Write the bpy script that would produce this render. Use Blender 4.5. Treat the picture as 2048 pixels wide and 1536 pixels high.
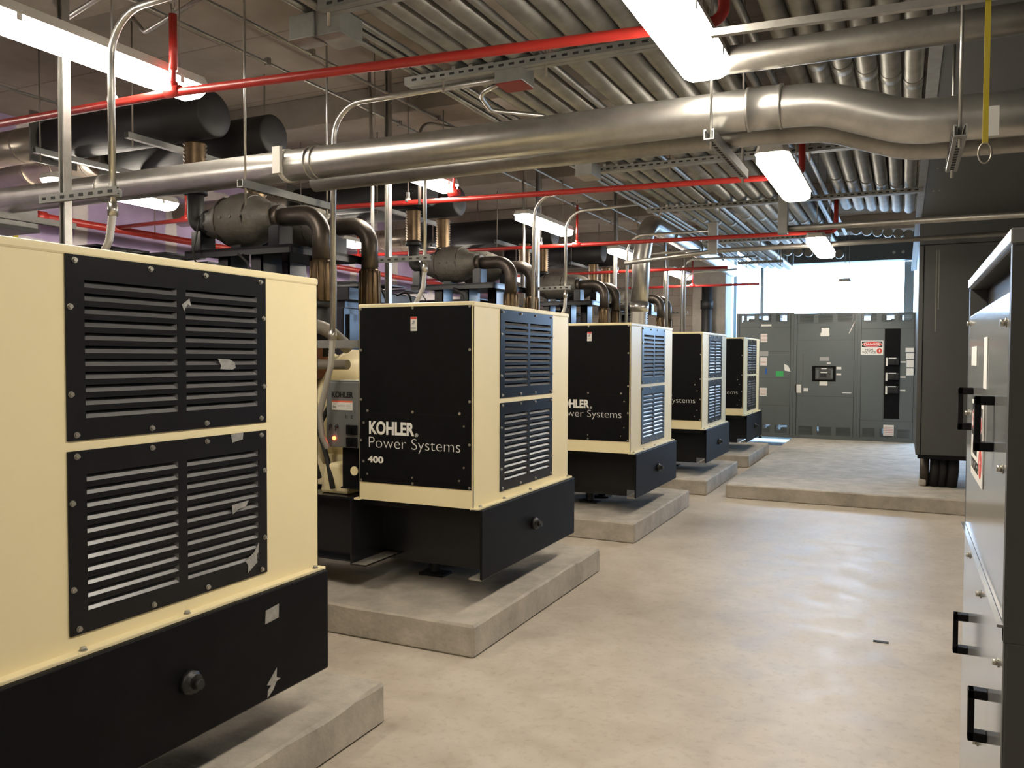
import bpy, bmesh, math, random
from mathutils import Vector, Matrix

for o in list(bpy.data.objects):
    bpy.data.objects.remove(o, do_unlink=True)
SC = bpy.context.scene
COL = SC.collection
random.seed(7)

# ------------------------------------------------------------------ camera
YAW, PITCH, ROLL, FPX = 0.4461, 0.0324, 0.0039, 1638.4
cd = bpy.data.cameras.new('camera')
cam = bpy.data.objects.new('camera', cd); COL.objects.link(cam)
cy, sy = math.cos(YAW), math.sin(YAW); cp, sp = math.cos(PITCH), math.sin(PITCH)
f0 = Vector((-sy, cy, 0)); r0 = Vector((cy, sy, 0)); u0 = Vector((0, 0, 1))
f1 = f0*cp - u0*sp; u1 = u0*cp + f0*sp
r2 = r0*math.cos(ROLL) + u1*math.sin(ROLL); u2 = u1*math.cos(ROLL) - r0*math.sin(ROLL)
m = Matrix((r2, u2, -f1)).transposed().to_4x4(); m.translation = Vector((0, 0, 1.6))
cam.matrix_world = m
cd.sensor_fit = 'HORIZONTAL'; cd.sensor_width = 36.0; cd.lens = 36.0*FPX/2048
cd.clip_start = 0.05; cd.clip_end = 300
SC.camera = cam

# ------------------------------------------------------------------ world, exposure
w = bpy.data.worlds.new('sky'); SC.world = w; w.use_nodes = True
bg = w.node_tree.nodes['Background']
bg.inputs[0].default_value = (0.42, 0.66, 1.0, 1); bg.inputs[1].default_value = 7.0
SC.view_settings.view_transform = 'Standard'
SC.view_settings.look = 'None'
SC.view_settings.gamma = 1.0
SC.view_settings.use_curve_mapping = False
SC.view_settings.exposure = 1.2
LAMP = 22.0                       # strength of the fluorescent lenses
LAMP_COL = (1.0, 0.90, 0.76)
# portal across the open end of the room helps the renderer sample the sky
pl = bpy.data.lights.new('daylight_portal', 'AREA'); pl.shape = 'RECTANGLE'; pl.size = 7.2; pl.size_y = 4.0
pl.cycles.is_portal = True
po = bpy.data.objects.new('daylight_portal', pl); COL.objects.link(po)
po.location = (0.45, 17.2, 2.0); po.rotation_euler = (math.radians(-90), 0, 0)
SC.cycles.use_denoising = True
SC.cycles.max_bounces = 8

# ------------------------------------------------------------------ materials
MATS = {}
def mat(name, col, rough=0.5, metal=0.0, noise=0.0, nscale=8.0, bump=0.0, bscale=60.0, emit=None, estr=0.0, col2=None, spec=0.5):
    if name in MATS: return MATS[name]
    m = bpy.data.materials.new(name); m.use_nodes = True
    nt = m.node_tree; b = nt.nodes['Principled BSDF']
    b.inputs['Base Color'].default_value = (*col, 1); b.inputs['Roughness'].default_value = rough
    b.inputs['Metallic'].default_value = metal
    b.inputs['Specular IOR Level'].default_value = spec
    tc = nt.nodes.new('ShaderNodeTexCoord')
    if noise > 0 or col2:
        n = nt.nodes.new('ShaderNodeTexNoise'); n.inputs['Scale'].default_value = nscale
        n.inputs['Detail'].default_value = 6; n.inputs['Roughness'].default_value = 0.65
        nt.links.new(tc.outputs['Object'], n.inputs['Vector'])
        r = nt.nodes.new('ShaderNodeValToRGB')
        r.color_ramp.elements[0].position = 0.32; r.color_ramp.elements[1].position = 0.68
        c2 = col2 or tuple(c*(1-noise) for c in col)
        c1 = col if col2 else tuple(min(1, c*(1+noise*0.5)) for c in col)
        r.color_ramp.elements[0].color = (*c2, 1); r.color_ramp.elements[1].color = (*c1, 1)
        nt.links.new(n.outputs['Fac'], r.inputs['Fac']); nt.links.new(r.outputs['Color'], b.inputs['Base Color'])
    if bump > 0:
        n2 = nt.nodes.new('ShaderNodeTexNoise'); n2.inputs['Scale'].default_value = bscale
        n2.inputs['Detail'].default_value = 4
        nt.links.new(tc.outputs['Object'], n2.inputs['Vector'])
        bp = nt.nodes.new('ShaderNodeBump'); bp.inputs['Strength'].default_value = bump; bp.inputs['Distance'].default_value = 0.01
        nt.links.new(n2.outputs['Fac'], bp.inputs['Height']); nt.links.new(bp.outputs['Normal'], b.inputs['Normal'])
    if emit:
        b.inputs['Emission Color'].default_value = (*emit, 1); b.inputs['Emission Strength'].default_value = estr
    MATS[name] = m
    return m

def mat_floor():
    m = mat('polished_concrete', (0.50, 0.445, 0.365), 0.42)
    nt = m.node_tree; b = nt.nodes['Principled BSDF']; L = nt.links.new
    tc = nt.nodes.new('ShaderNodeTexCoord')
    n1 = nt.nodes.new('ShaderNodeTexNoise'); n1.inputs['Scale'].default_value = 0.9; n1.inputs['Detail'].default_value = 9; n1.inputs['Roughness'].default_value = .62
    n2 = nt.nodes.new('ShaderNodeTexNoise'); n2.inputs['Scale'].default_value = 5.0; n2.inputs['Detail'].default_value = 8; n2.inputs['Distortion'].default_value = .6
    L(tc.outputs['Object'], n1.inputs['Vector']); L(tc.outputs['Object'], n2.inputs['Vector'])
    r1 = nt.nodes.new('ShaderNodeValToRGB'); e = r1.color_ramp.elements
    e[0].position = .33; e[0].color = (0.47, 0.41, 0.335, 1); e[1].position = .66; e[1].color = (0.575, 0.52, 0.445, 1)
    L(n1.outputs['Fac'], r1.inputs['Fac'])
    r2_ = nt.nodes.new('ShaderNodeValToRGB'); e = r2_.color_ramp.elements
    e[0].position = .30; e[0].color = (0.88, 0.86, 0.84, 1); e[1].position = .60; e[1].color = (1.05, 1.05, 1.05, 1)
    L(n2.outputs['Fac'], r2_.inputs['Fac'])
    mx = nt.nodes.new('ShaderNodeMixRGB'); mx.blend_type = 'MULTIPLY'; mx.inputs[0].default_value = 1
    L(r1.outputs['Color'], mx.inputs[1]); L(r2_.outputs['Color'], mx.inputs[2]); L(mx.outputs['Color'], b.inputs['Base Color'])
    n3 = nt.nodes.new('ShaderNodeTexNoise'); n3.inputs['Scale'].default_value = 22.0; n3.inputs['Detail'].default_value = 7; n3.inputs['Roughness'].default_value = .7
    L(tc.outputs['Object'], n3.inputs['Vector'])
    r3 = nt.nodes.new('ShaderNodeValToRGB'); e = r3.color_ramp.elements
    e[0].position = .34; e[0].color = (.86, .83, .80, 1); e[1].position = .48; e[1].color = (1, 1, 1, 1)
    e2 = r3.color_ramp.elements.new(.68); e2.color = (1, 1, 1, 1); e3 = r3.color_ramp.elements.new(.76); e3.color = (1.14, 1.14, 1.13, 1)
    L(n3.outputs['Fac'], r3.inputs['Fac'])
    mx2 = nt.nodes.new('ShaderNodeMixRGB'); mx2.blend_type = 'MULTIPLY'; mx2.inputs[0].default_value = 1
    L(mx.outputs['Color'], mx2.inputs[1]); L(r3.outputs['Color'], mx2.inputs[2]); L(mx2.outputs['Color'], b.inputs['Base Color'])
    mr = nt.nodes.new('ShaderNodeMapRange'); mr.inputs['From Min'].default_value = .3; mr.inputs['From Max'].default_value = .7
    mr.inputs['To Min'].default_value = .34; mr.inputs['To Max'].default_value = .52
    L(n2.outputs['Fac'], mr.inputs['Value']); L(mr.outputs['Result'], b.inputs['Roughness'])
    return m

def mat_brick(name, c1, c2, mortar, bw, bh, msize, rough, offset=.5, bumpd=.2, axis='xz', distort=0.0):
    m = mat(name, c1, rough); nt = m.node_tree; b = nt.nodes['Principled BSDF']; L = nt.links.new
    tc = nt.nodes.new('ShaderNodeTexCoord'); sx = nt.nodes.new('ShaderNodeSeparateXYZ'); cx = nt.nodes.new('ShaderNodeCombineXYZ')
    L(tc.outputs['Object'], sx.inputs[0])
    L(sx.outputs[{'x': 0, 'y': 1}[axis[0]]], cx.inputs[0]); L(sx.outputs[{'z': 2, 'y': 1}[axis[1]]], cx.inputs[1])
    br = nt.nodes.new('ShaderNodeTexBrick'); br.offset = offset
    br.inputs['Color1'].default_value = (*c1, 1); br.inputs['Color2'].default_value = (*c2, 1); br.inputs['Mortar'].default_value = (*mortar, 1)
    br.inputs['Scale'].default_value = 1.0; br.inputs['Mortar Size'].default_value = msize; br.inputs['Mortar Smooth'].default_value = .3
    br.inputs['Brick Width'].default_value = bw; br.inputs['Row Height'].default_value = bh
    if distort:
        nz = nt.nodes.new('ShaderNodeTexNoise'); nz.inputs['Scale'].default_value = 3.5
        L(cx.outputs[0], nz.inputs['Vector'])
        ad = nt.nodes.new('ShaderNodeVectorMath'); ad.operation = 'MULTIPLY_ADD'
        ad.inputs[1].default_value = (distort,)*3
        L(nz.outputs['Color'], ad.inputs[0]); L(cx.outputs[0], ad.inputs[2]); L(ad.outputs[0], br.inputs['Vector'])
    else:
        L(cx.outputs[0], br.inputs['Vector'])
    n = nt.nodes.new('ShaderNodeTexNoise'); n.inputs['Scale'].default_value = 2.5; n.inputs['Detail'].default_value = 8
    L(tc.outputs['Object'], n.inputs['Vector'])
    r = nt.nodes.new('ShaderNodeValToRGB'); r.color_ramp.elements[0].position = .3; r.color_ramp.elements[0].color = (.72, .72, .72, 1); r.color_ramp.elements[1].position = .7
    L(n.outputs['Fac'], r.inputs['Fac'])
    mx = nt.nodes.new('ShaderNodeMixRGB'); mx.blend_type = 'MULTIPLY'; mx.inputs[0].default_value = 1
    L(br.outputs['Color'], mx.inputs[1]); L(r.outputs['Color'], mx.inputs[2]); L(mx.outputs['Color'], b.inputs['Base Color'])
    if bumpd:
        bp = nt.nodes.new('ShaderNodeBump'); bp.inputs['Strength'].default_value = bumpd; bp.inputs['Distance'].default_value = .01; bp.invert = True
        L(br.outputs['Fac'], bp.inputs['Height']); L(bp.outputs['Normal'], b.inputs['Normal'])
    return m

M_FLOOR = mat_floor()
M_PAD = mat('pad_concrete', (0.45, 0.41, 0.345), 0.8, noise=.26, nscale=5, bump=.5, bscale=25)
M_CEIL = mat_brick('board_formed_concrete', (0.36, 0.31, 0.26), (0.30, 0.26, 0.215), (0.23, 0.195, 0.16), 2.4, 1.2, .012, .85, axis='xy')
M_BEAM = mat('beam_concrete', (0.27, 0.235, 0.20), .85, noise=.2, nscale=2.5, bump=.3, bscale=20)
M_DRY = mat_brick('purple_drywall', (0.46, 0.36, 0.58), (0.49, 0.39, 0.61), (0.74, 0.68, 0.68), 1.22, 0.92, .10, .85, offset=.5, bumpd=0, axis='yz', distort=.10)
M_CMU = mat_brick('concrete_block', (0.42, 0.375, 0.32), (0.37, 0.33, 0.285), (0.27, 0.245, 0.215), .41, .205, .008, .9, axis='xz')
M_WALL = mat('painted_wall', (0.42, 0.40, 0.37), .8, noise=.1, nscale=2)
M_CREAM = mat('cream_enamel', (0.86, 0.755, 0.47), .40, noise=.04, nscale=1.5)
M_BLACK = mat('black_powdercoat', (0.006, 0.006, 0.007), .5, noise=.25, nscale=10, bump=.08, bscale=400, spec=.11)
M_BLACKS = mat('satin_black_plate', (0.008, 0.008, 0.010), .27, noise=.2, nscale=6, spec=.35)
M_FLANGE = mat('dusty_lit_steel', (0.24, 0.22, 0.185), .8, noise=.3, nscale=12)  # dust grey, also lightened for the light on the flange tops
M_BLADE = mat('lightened_blade', (0.15, 0.15, 0.153), .33, metal=.45, noise=.1, nscale=5)  # grey lighter than the louver plate, stands in for light reflected by the blades
M_BLACKG = mat('black_gloss_steel', (0.012, 0.013, 0.016), .25, noise=.2, nscale=6, spec=.65)
M_GALV = mat('galvanized_steel', (0.50, 0.49, 0.46), .33, metal=.9, noise=.18, nscale=9)
M_GALVD = mat('dull_galvanized', (0.40, 0.385, 0.35), .42, metal=.85, noise=.25, nscale=7)
M_BANK = mat('conduit_steel', (0.27, 0.265, 0.245), .47, metal=.85, noise=.25, nscale=6)
M_STRUT = mat('strut_steel', (0.30, 0.30, 0.285), .48, metal=.7, noise=.15, nscale=12)
M_HOLE = mat('slot_hole', (0.02, 0.02, 0.02), .9)
M_RED = mat('red_pipe_paint', (0.36, 0.022, 0.016), .36, noise=.12, nscale=5)
M_ROD = mat('threaded_rod', (0.33, 0.30, 0.26), .5, metal=.8)
M_FIX = mat('fixture_housing', (0.62, 0.60, 0.56), .5)
M_LENS = mat('fluorescent_lens', (0.9, 0.9, 0.9), .4, emit=LAMP_COL, estr=LAMP)
M_GREY = mat('control_grey', (0.135, 0.145, 0.145), .42, noise=.05, nscale=3)
M_SWG = mat('switchgear_grey', (0.118, 0.135, 0.135), .40, noise=.06, nscale=2)
M_DARKG = mat('dark_grey_panel', (0.062, 0.064, 0.062), .45, noise=.08, nscale=2)
M_TS = mat('transfer_switch_grey', (0.22, 0.225, 0.225), .13, noise=.04, nscale=2)
M_SOFF = mat('soffit_panel', (0.075, 0.076, 0.072), .5, noise=.1, nscale=1.2)
M_PIPED = mat('dark_exhaust_steel', (0.10, 0.085, 0.072), .42, metal=.75, noise=.35, nscale=5)
M_MUFF = mat('black_muffler_paint', (0.011, 0.011, 0.011), .58, noise=.3, nscale=4)
M_BRONZE = mat('heat_tinted_bellows', (0.15, 0.105, 0.062), .40, metal=.9, noise=.25, nscale=18)
M_BLANKET = mat('silver_insulation_blanket', (0.12, 0.113, 0.097), .6, metal=.25, noise=.3, nscale=9, bump=.9, bscale=14)
M_ALUJ = mat('aluminium_jacket', (0.60, 0.54, 0.47), .30, metal=.9, noise=.15, nscale=3)
M_RUST = mat('rusty_manifold', (0.20, 0.075, 0.04), .7, noise=.4, nscale=12)
M_ENG = mat('engine_grey', (0.12, 0.115, 0.105), .5, noise=.3, nscale=10)
M_HOSE = mat('grey_hose', (0.20, 0.18, 0.15), .55)
M_FLEX = mat('flex_conduit', (0.46, 0.44, 0.40), .45, metal=.6)
M_RUBBER = mat('black_rubber', (0.015, 0.015, 0.015), .6)
M_WHITE = mat('white_vinyl', (0.80, 0.79, 0.74), .5)
M_LABEL = mat('white_label', (0.78, 0.77, 0.73), .55)
M_LABR = mat('red_label_ink', (0.65, 0.06, 0.04), .5)
M_LABO = mat('orange_label_ink', (0.80, 0.16, 0.05), .5)
M_LABG = mat('grey_label_ink', (0.36, 0.35, 0.34), .6)
M_INK = mat('black_ink', (0.012, 0.012, 0.012), .5)
M_GREEN = mat('green_sticker', (0.05, 0.42, 0.12), .5)
M_BLUE = mat('blue_tape', (0.02, 0.12, 0.45), .5)
M_TAPE = mat('silver_tape', (0.42, 0.42, 0.40), .35, metal=.4, noise=.35, nscale=30)
M_YEL = mat('yellow_strap', (0.50, 0.40, 0.03), .6)
M_BOLT = mat('zinc_bolt', (0.45, 0.43, 0.38), .35, metal=.9)
M_CAST = mat('cast_iron_dark', (0.014, 0.014, 0.014), .45, noise=.3, nscale=20)
M_LED = mat('red_lit_lamp', (0.8, 0.1, 0.03), .3, emit=(1.0, 0.10, 0.03), estr=4.0)
M_GROUND = mat('pale_concrete_ground', (0.62, 0.60, 0.56), .9, noise=.1, nscale=.6)  # pale concrete outside the opening
M_MULL = mat('window_mullion', (0.30, 0.36, 0.38), .4, metal=.5)

# ------------------------------------------------------------------ mesh helpers
class B:
    def __init__(s): s.bm = bmesh.new()
    def paint(s, i):
        # give every face added since the last call the material slot i
        for f in s.bm.faces:
            if not f.tag: f.material_index = i; f.tag = True
        return s
    def box(s, x0, x1, y0, y1, z0, z1, bev=0.0, seg=2):
        pts = [(x, y, z) for x in (x0, x1) for y in (y0, y1) for z in (z0, z1)]
        return s.hexa(pts, bev, seg)
    def hexa(s, p, bev=0.0, seg=2):
        # p ordered 000,001,010,011,100,101,110,111 (x,y,z bits)
        v = [s.bm.verts.new(q) for q in p]
        fs = [s.bm.faces.new([v[i] for i in f]) for f in ((0, 1, 3, 2), (4, 6, 7, 5), (0, 4, 5, 1), (2, 3, 7, 6), (0, 2, 6, 4), (1, 5, 7, 3))]
        if bev > 0:
            es = list({e for f in fs for e in f.edges})
            bmesh.ops.bevel(s.bm, geom=es, offset=bev, segments=seg, affect='EDGES', profile=.5)
        return s
    def quad(s, *p):
        s.bm.faces.new([s.bm.verts.new(q) for q in p]); return s
    def prism(s, pts, d):
        d = Vector(d); a = [s.bm.verts.new(q) for q in pts]; b = [s.bm.verts.new(Vector(q)+d) for q in pts]; n = len(pts)
        s.bm.faces.new(a[::-1]); s.bm.faces.new(b)
        for i in range(n): s.bm.faces.new((a[i], a[(i+1) % n], b[(i+1) % n], b[i]))
        return s
    def lathe(s, p0, p1, prof, seg=24, cap=True):
        # prof: list of (t along axis in metres from p0, radius)
        p0 = Vector(p0); ax = (Vector(p1)-p0).normalized()
        a = ax.orthogonal().normalized(); b = ax.cross(a)
        rings = []
        for t, r in prof:
            rings.append([s.bm.verts.new(p0+ax*t+(a*math.cos(2*math.pi*k/seg)+b*math.sin(2*math.pi*k/seg))*r) for k in range(seg)])
        for q, w_ in zip(rings, rings[1:]):
            for k in range(seg):
                f = s.bm.faces.new((q[k], q[(k+1) % seg], w_[(k+1) % seg], w_[k])); f.smooth = True
        if cap:
            s.bm.faces.new(rings[0][::-1]); s.bm.faces.new(rings[-1])
        return s
    def cyl(s, p0, p1, r, seg=16):
        L = (Vector(p1)-Vector(p0)).length
        return s.lathe(p0, p1, [(0, r), (L, r)], seg)
    def hexbolt(s, p0, p1, r):
        L = (Vector(p1)-Vector(p0)).length
        s.lathe(p0, p1, [(0, r*1.35), (L*.2, r*1.35)], 12); return s.lathe(p0, p1, [(L*.2, r), (L, r*.96)], 6)
    def tube(s, pts, r, fillet=0.0, seg=14, cap=True, ripple=None):
        pts = [Vector(p) for p in pts]
        path = [pts[0]]
        for i in range(1, len(pts)-1):
            A, P, C = pts[i-1], pts[i], pts[i+1]
            d1 = (A-P); d2 = (C-P); l1, l2 = d1.length, d2.length; d1.normalize(); d2.normalize()
            ang = d1.angle(d2)
            if fillet <= 0 or ang > 3.1: path.append(P); continue
            t = min(fillet/math.tan(ang/2), l1*.49, l2*.49); R = t*math.tan(ang/2)
            cdir = (d1+d2).normalized(); ctr = P+cdir*(R/math.sin(ang/2))
            a0 = P+d1*t-ctr; b0 = P+d2*t-ctr
            tot = a0.angle(b0); ax = a0.cross(b0).normalized(); n = max(4, int(tot/.18))
            for k in range(n+1): path.append(ctr+Matrix.Rotation(tot*k/n, 3, ax) @ a0)
        path.append(pts[-1])
        q = [path[0]]
        for p in path[1:]:
            if (p-q[-1]).length > 1e-5: q.append(p)
        path = q
        if ripple:      # resample for corrugation
            step = ripple/2; out = [path[0]]; carry = 0
            for a, b in zip(path, path[1:]):
                L = (b-a).length; t = step-carry
                while t < L: out.append(a+(b-a)*(t/L)); t += step
                carry = L-(t-step)
            path = out
        d = [(b-a).normalized() for a, b in zip(path, path[1:])]
        tang = [d[0]]+[(d[i]+d[i+1]).normalized() for i in range(len(d)-1)]+[d[-1]]
        nrm = tang[0].orthogonal().normalized(); rings = []
        for i, (p, t) in enumerate(zip(path, tang)):
            if i:
                nrm = (nrm-t*nrm.dot(t))
                nrm = nrm.normalized() if nrm.length > 1e-6 else t.orthogonal().normalized()
            b = t.cross(nrm)
            rr = r*(1.0 if not ripple else (1.08 if i % 2 else .92))
            rings.append([s.bm.verts.new(p+(nrm*math.cos(2*math.pi*k/seg)+b*math.sin(2*math.pi*k/seg))*rr) for k in range(seg)])
        for q0, q1 in zip(rings, rings[1:]):
            for k in range(seg):
                f = s.bm.faces.new((q0[k], q0[(k+1) % seg], q1[(k+1) % seg], q1[k])); f.smooth = True
        if cap: s.bm.faces.new(rings[0][::-1]); s.bm.faces.new(rings[-1])
        return s
    def channel(s, a, b, wd, ht, up=(0, 0, 1), th=.004, slots=0.0):
        # strut channel from a to b, open side towards +up; optional visible slots handled by caller
        a, b, up = Vector(a), Vector(b), Vector(up).normalized(); d = (b-a).normalized(); sd = d.cross(up).normalized()
        prof = [(-wd/2, 0), (wd/2, 0), (wd/2, ht), (wd/2-wd*.22, ht), (wd/2-wd*.22, ht-th*1.6), (wd/2-th, ht-th*1.6), (wd/2-th, th), (-wd/2+th, th), (-wd/2+th, ht-th*1.6), (-wd/2+wd*.22, ht-th*1.6), (-wd/2+wd*.22, ht), (-wd/2, ht)]
        return s.prism([a+sd*x+up*z for x, z in prof], b-a)
    def mesh(s, name):
        bmesh.ops.recalc_face_normals(s.bm, faces=s.bm.faces[:])
        me = bpy.data.meshes.new(name); s.bm.to_mesh(me); s.bm.free(); return me

def kids(o): return [c for c in COL.objects if c.parent is o]
def put(name, me, m, parent=None, loc=None, rot=None):
    if m and not me.materials:
        for q in (m if isinstance(m, (list, tuple)) else (m,)): me.materials.append(q)
    o = bpy.data.objects.new(name, me); COL.objects.link(o)
    if parent: o.parent = parent
    if loc is not None: o.location = loc
    if rot is not None: o.rotation_euler = rot
    return o
def wpos(p):
    v = Vector((0, 0, 0))
    while p: v += p.location; p = p.parent
    return v
def obj(name, b, m, parent=None, label=None):
    """link a builder (given in room coordinates) as one mesh object; under a parent the mesh is shifted to it"""
    me = b.mesh(name)
    if parent: me.transform(Matrix.Translation(-wpos(parent)))
    o = put(name, me, m, parent)
    if label: o['label'] = label
    return o
def tag(o, label, cat, group=None, kind=None):
    o['label'] = label; o['category'] = cat
    if group: o['group'] = group
    if kind: o['kind'] = kind
    return o
def single(name, b, m, label, cat, group=None):
    """a thing that is one mesh: origin moved to the middle of its base"""
    me = b.mesh(name); xs = [v.co for v in me.vertices]
    c = Vector(((min(v.x for v in xs)+max(v.x for v in xs))/2, (min(v.y for v in xs)+max(v.y for v in xs))/2, min(v.z for v in xs)))
    me.transform(Matrix.Translation(-c)); o = put(name, me, m); o.location = c
    return tag(o, label, cat, group)
def thing(name, loc, label, cat, group=None):
    o = bpy.data.objects.new(name, None); COL.objects.link(o); o.location = loc; o.empty_display_size = .1
    return tag(o, label, cat, group)
def struct(name, b, m):
    o = obj(name, b, m); o['kind'] = 'structure'; return o
def dup(root, loc, label):
    r = root.copy(); COL.objects.link(r); r.location = loc; r['label'] = label
    for ch in kids(root):
        c = ch.copy(); COL.objects.link(c); c.parent = r
        for g in kids(ch):
            d = g.copy(); COL.objects.link(d); d.parent = c
    return r

def text_mesh(txt, h_fit, w_fit, bold=0.0, depth=.0008, bevel=0.0):
    cu = bpy.data.curves.new('lettering', 'FONT'); cu.body = txt; cu.size = 1; cu.offset = bold; cu.extrude = .002
    o = bpy.data.objects.new('lettering_source', cu); COL.objects.link(o)
    dg = bpy.context.evaluated_depsgraph_get(); dg.update()
    me = bpy.data.meshes.new_from_object(o.evaluated_get(dg)); bpy.data.objects.remove(o, do_unlink=True); bpy.data.curves.remove(cu)
    xs = [v.co.x for v in me.vertices]; ys = [v.co.y for v in me.vertices]
    sx = w_fit/(max(xs)-min(xs)); sy_ = h_fit/(max(ys)-min(ys))
    me.transform(Matrix.Translation((-min(xs), -min(ys), 0))); me.transform(Matrix.Diagonal((sx, sy_, depth/.002, 1)))
    return me
def letter(txt, p, wdt, hgt, m, parent, face='-y', bold=0.0):
    """lettering whose lower-left corner (seen from the front) stands at p, facing -y, -x or +x"""
    me = text_mesh(txt, hgt, wdt, bold); R = Matrix.Rotation(math.pi/2, 4, 'X')
    if face == '-x': R = Matrix.Rotation(-math.pi/2, 4, 'Z') @ R
    if face == '+x': R = Matrix.Rotation(math.pi/2, 4, 'Z') @ R
    me.transform(R); me.transform(Matrix.Translation(Vector(p)-wpos(parent)))
    return put('lettering', me, m, parent)

# ------------------------------------------------------------------ setting
CZ = 4.0
struct('floor', B().box(-8.4, 4.2, -3.2, 17.2, -.2, 0), M_FLOOR)
struct('ceiling', B().box(-8.4, 4.2, -3.2, 17.2, CZ, CZ+.2), M_CEIL)
struct('wall_left', B().box(-8.3, -8.1, -3.0, 16.6, 0, CZ), M_DRY)
struct('wall_back', B().box(-8.3, 4.2, -3.2, -3.0, 0, CZ), M_WALL)
struct('wall_right', B().box(4.0, 4.2, -3.0, 17.2, 0, CZ), M_WALL)
struct('wall_front', B().box(-8.3, -3.8, 16.6, 16.8, 0, CZ), M_CMU)
for k, y in enumerate((0.2, 3.15, 6.1, 9.05, 12.0, 14.9)):
    struct('trim_%d' % (k+1), B().box(-8.1, 4.0, y, y+.42, CZ-.27, CZ, .01), M_BEAM)
struct('trim_7', B().box(-3.80, -3.15, 16.2, 16.85, 0, CZ, .015), mat('pilaster_concrete', (0.40, 0.37, 0.33), .85, noise=.2, nscale=3, bump=.3, bscale=20))
# header beam over the open end, right of the pilaster
hb = struct('trim_8', B().box(-2.62, 4.0, 16.6, 16.9, 3.42, CZ), M_DARKG)
hb2 = B()
for x in (-2.3, -2.15, -.2, -.05, 1.7, 1.85):
    hb2.lathe((x, 16.6, 3.55), (x, 16.57, 3.55), [(0, .03), (.03, .028)], 6)
obj('bolt', hb2, M_BOLT, hb)
# glazing frame across the open end
wf = B()
for x in (-3.15, -2.62, 2.6, 3.94): wf.box(x, x+.06, 17.0, 17.08, 0, CZ if x < -2.7 else 3.42)
wf.box(-.02, .14, 17.0, 17.08, 0, 3.42); wf.box(-3.15, 4.0, 17.0, 17.08, 0, .05)
struct('window_1', wf, M_MULL)
struct('sky_blocker', B().box(-9, 9, 19.5, 19.7, -.05, 2.05), mat('sky_blocker_grey', (0.30, 0.33, 0.35), .9, noise=.1, nscale=2))  # added low wall, hidden from view, cuts sky light on the far floor
struct('trim_9', B().box(-40, 40, 17.2, 70, -.25, -.05), M_GROUND)

# ------------------------------------------------------------------ equipment pads
GY = [1.2141, 4.0453, 7.0299, 9.8007, 12.5118]
GX = [-2.137, -2.173, -2.191, -2.169, -2.156]
PX = [-2.024, -2.030, -2.066, -2.051, -2.024]
PADL = ['concrete pad under the nearest generator with a chipped far corner', 'concrete pad under the generator marked 400',
        'concrete pad under the third generator from the camera', 'concrete pad under the fourth generator from the camera',
        'concrete pad under the farthest generator of the row']
HP = .1783
def rough_box(x0, x1, y0, y1, z0, z1, seed, n=1):
    b = B(); b.box(x0, x1, y0, y1, z0, z1, .012, 1)
    rnd = random.Random(seed)
    bmesh.ops.subdivide_edges(b.bm, edges=[e for e in b.bm.edges if e.calc_length() > .5], cuts=18, use_grid_fill=True)
    for v in b.bm.verts:
        if v.co.z > z1-.02 and (abs(v.co.x-x1) < .02 or abs(v.co.y-y0) < .02):
            v.co += Vector((rnd.uniform(-.005, .002), rnd.uniform(-.002, .004), rnd.uniform(-.006, .001)))
    return b
for i in range(5):
    single('concrete_pad', rough_box(-6.7, PX[i], GY[i]-.258, GY[i]+1.745, 0, HP, i), M_PAD, PADL[i], 'equipment pad', 'generator pads')
single('concrete_pad', rough_box(-1.82, 3.2, 9.5, 16.5, 0, .16, 9), M_PAD, 'wide concrete pad under the grey switchgear at the far end', 'equipment pad')

# ------------------------------------------------------------------ generator (built at the second place, marked 400)
X0, Y0, W, Z0, Z1, LN = -2.173, 4.0453, 1.432, .7434, 1.9026, .782
bolt_x = B().hexbolt((0, 0, 0), (.008, 0, 0), .0068).mesh('bolt'); bolt_y = B().hexbolt((0, 0, 0), (0, -.006, 0), .0062).mesh('bolt')
bolt_z = B().hexbolt((0, 0, 0), (0, 0, .010), .009).mesh('bolt')

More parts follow.
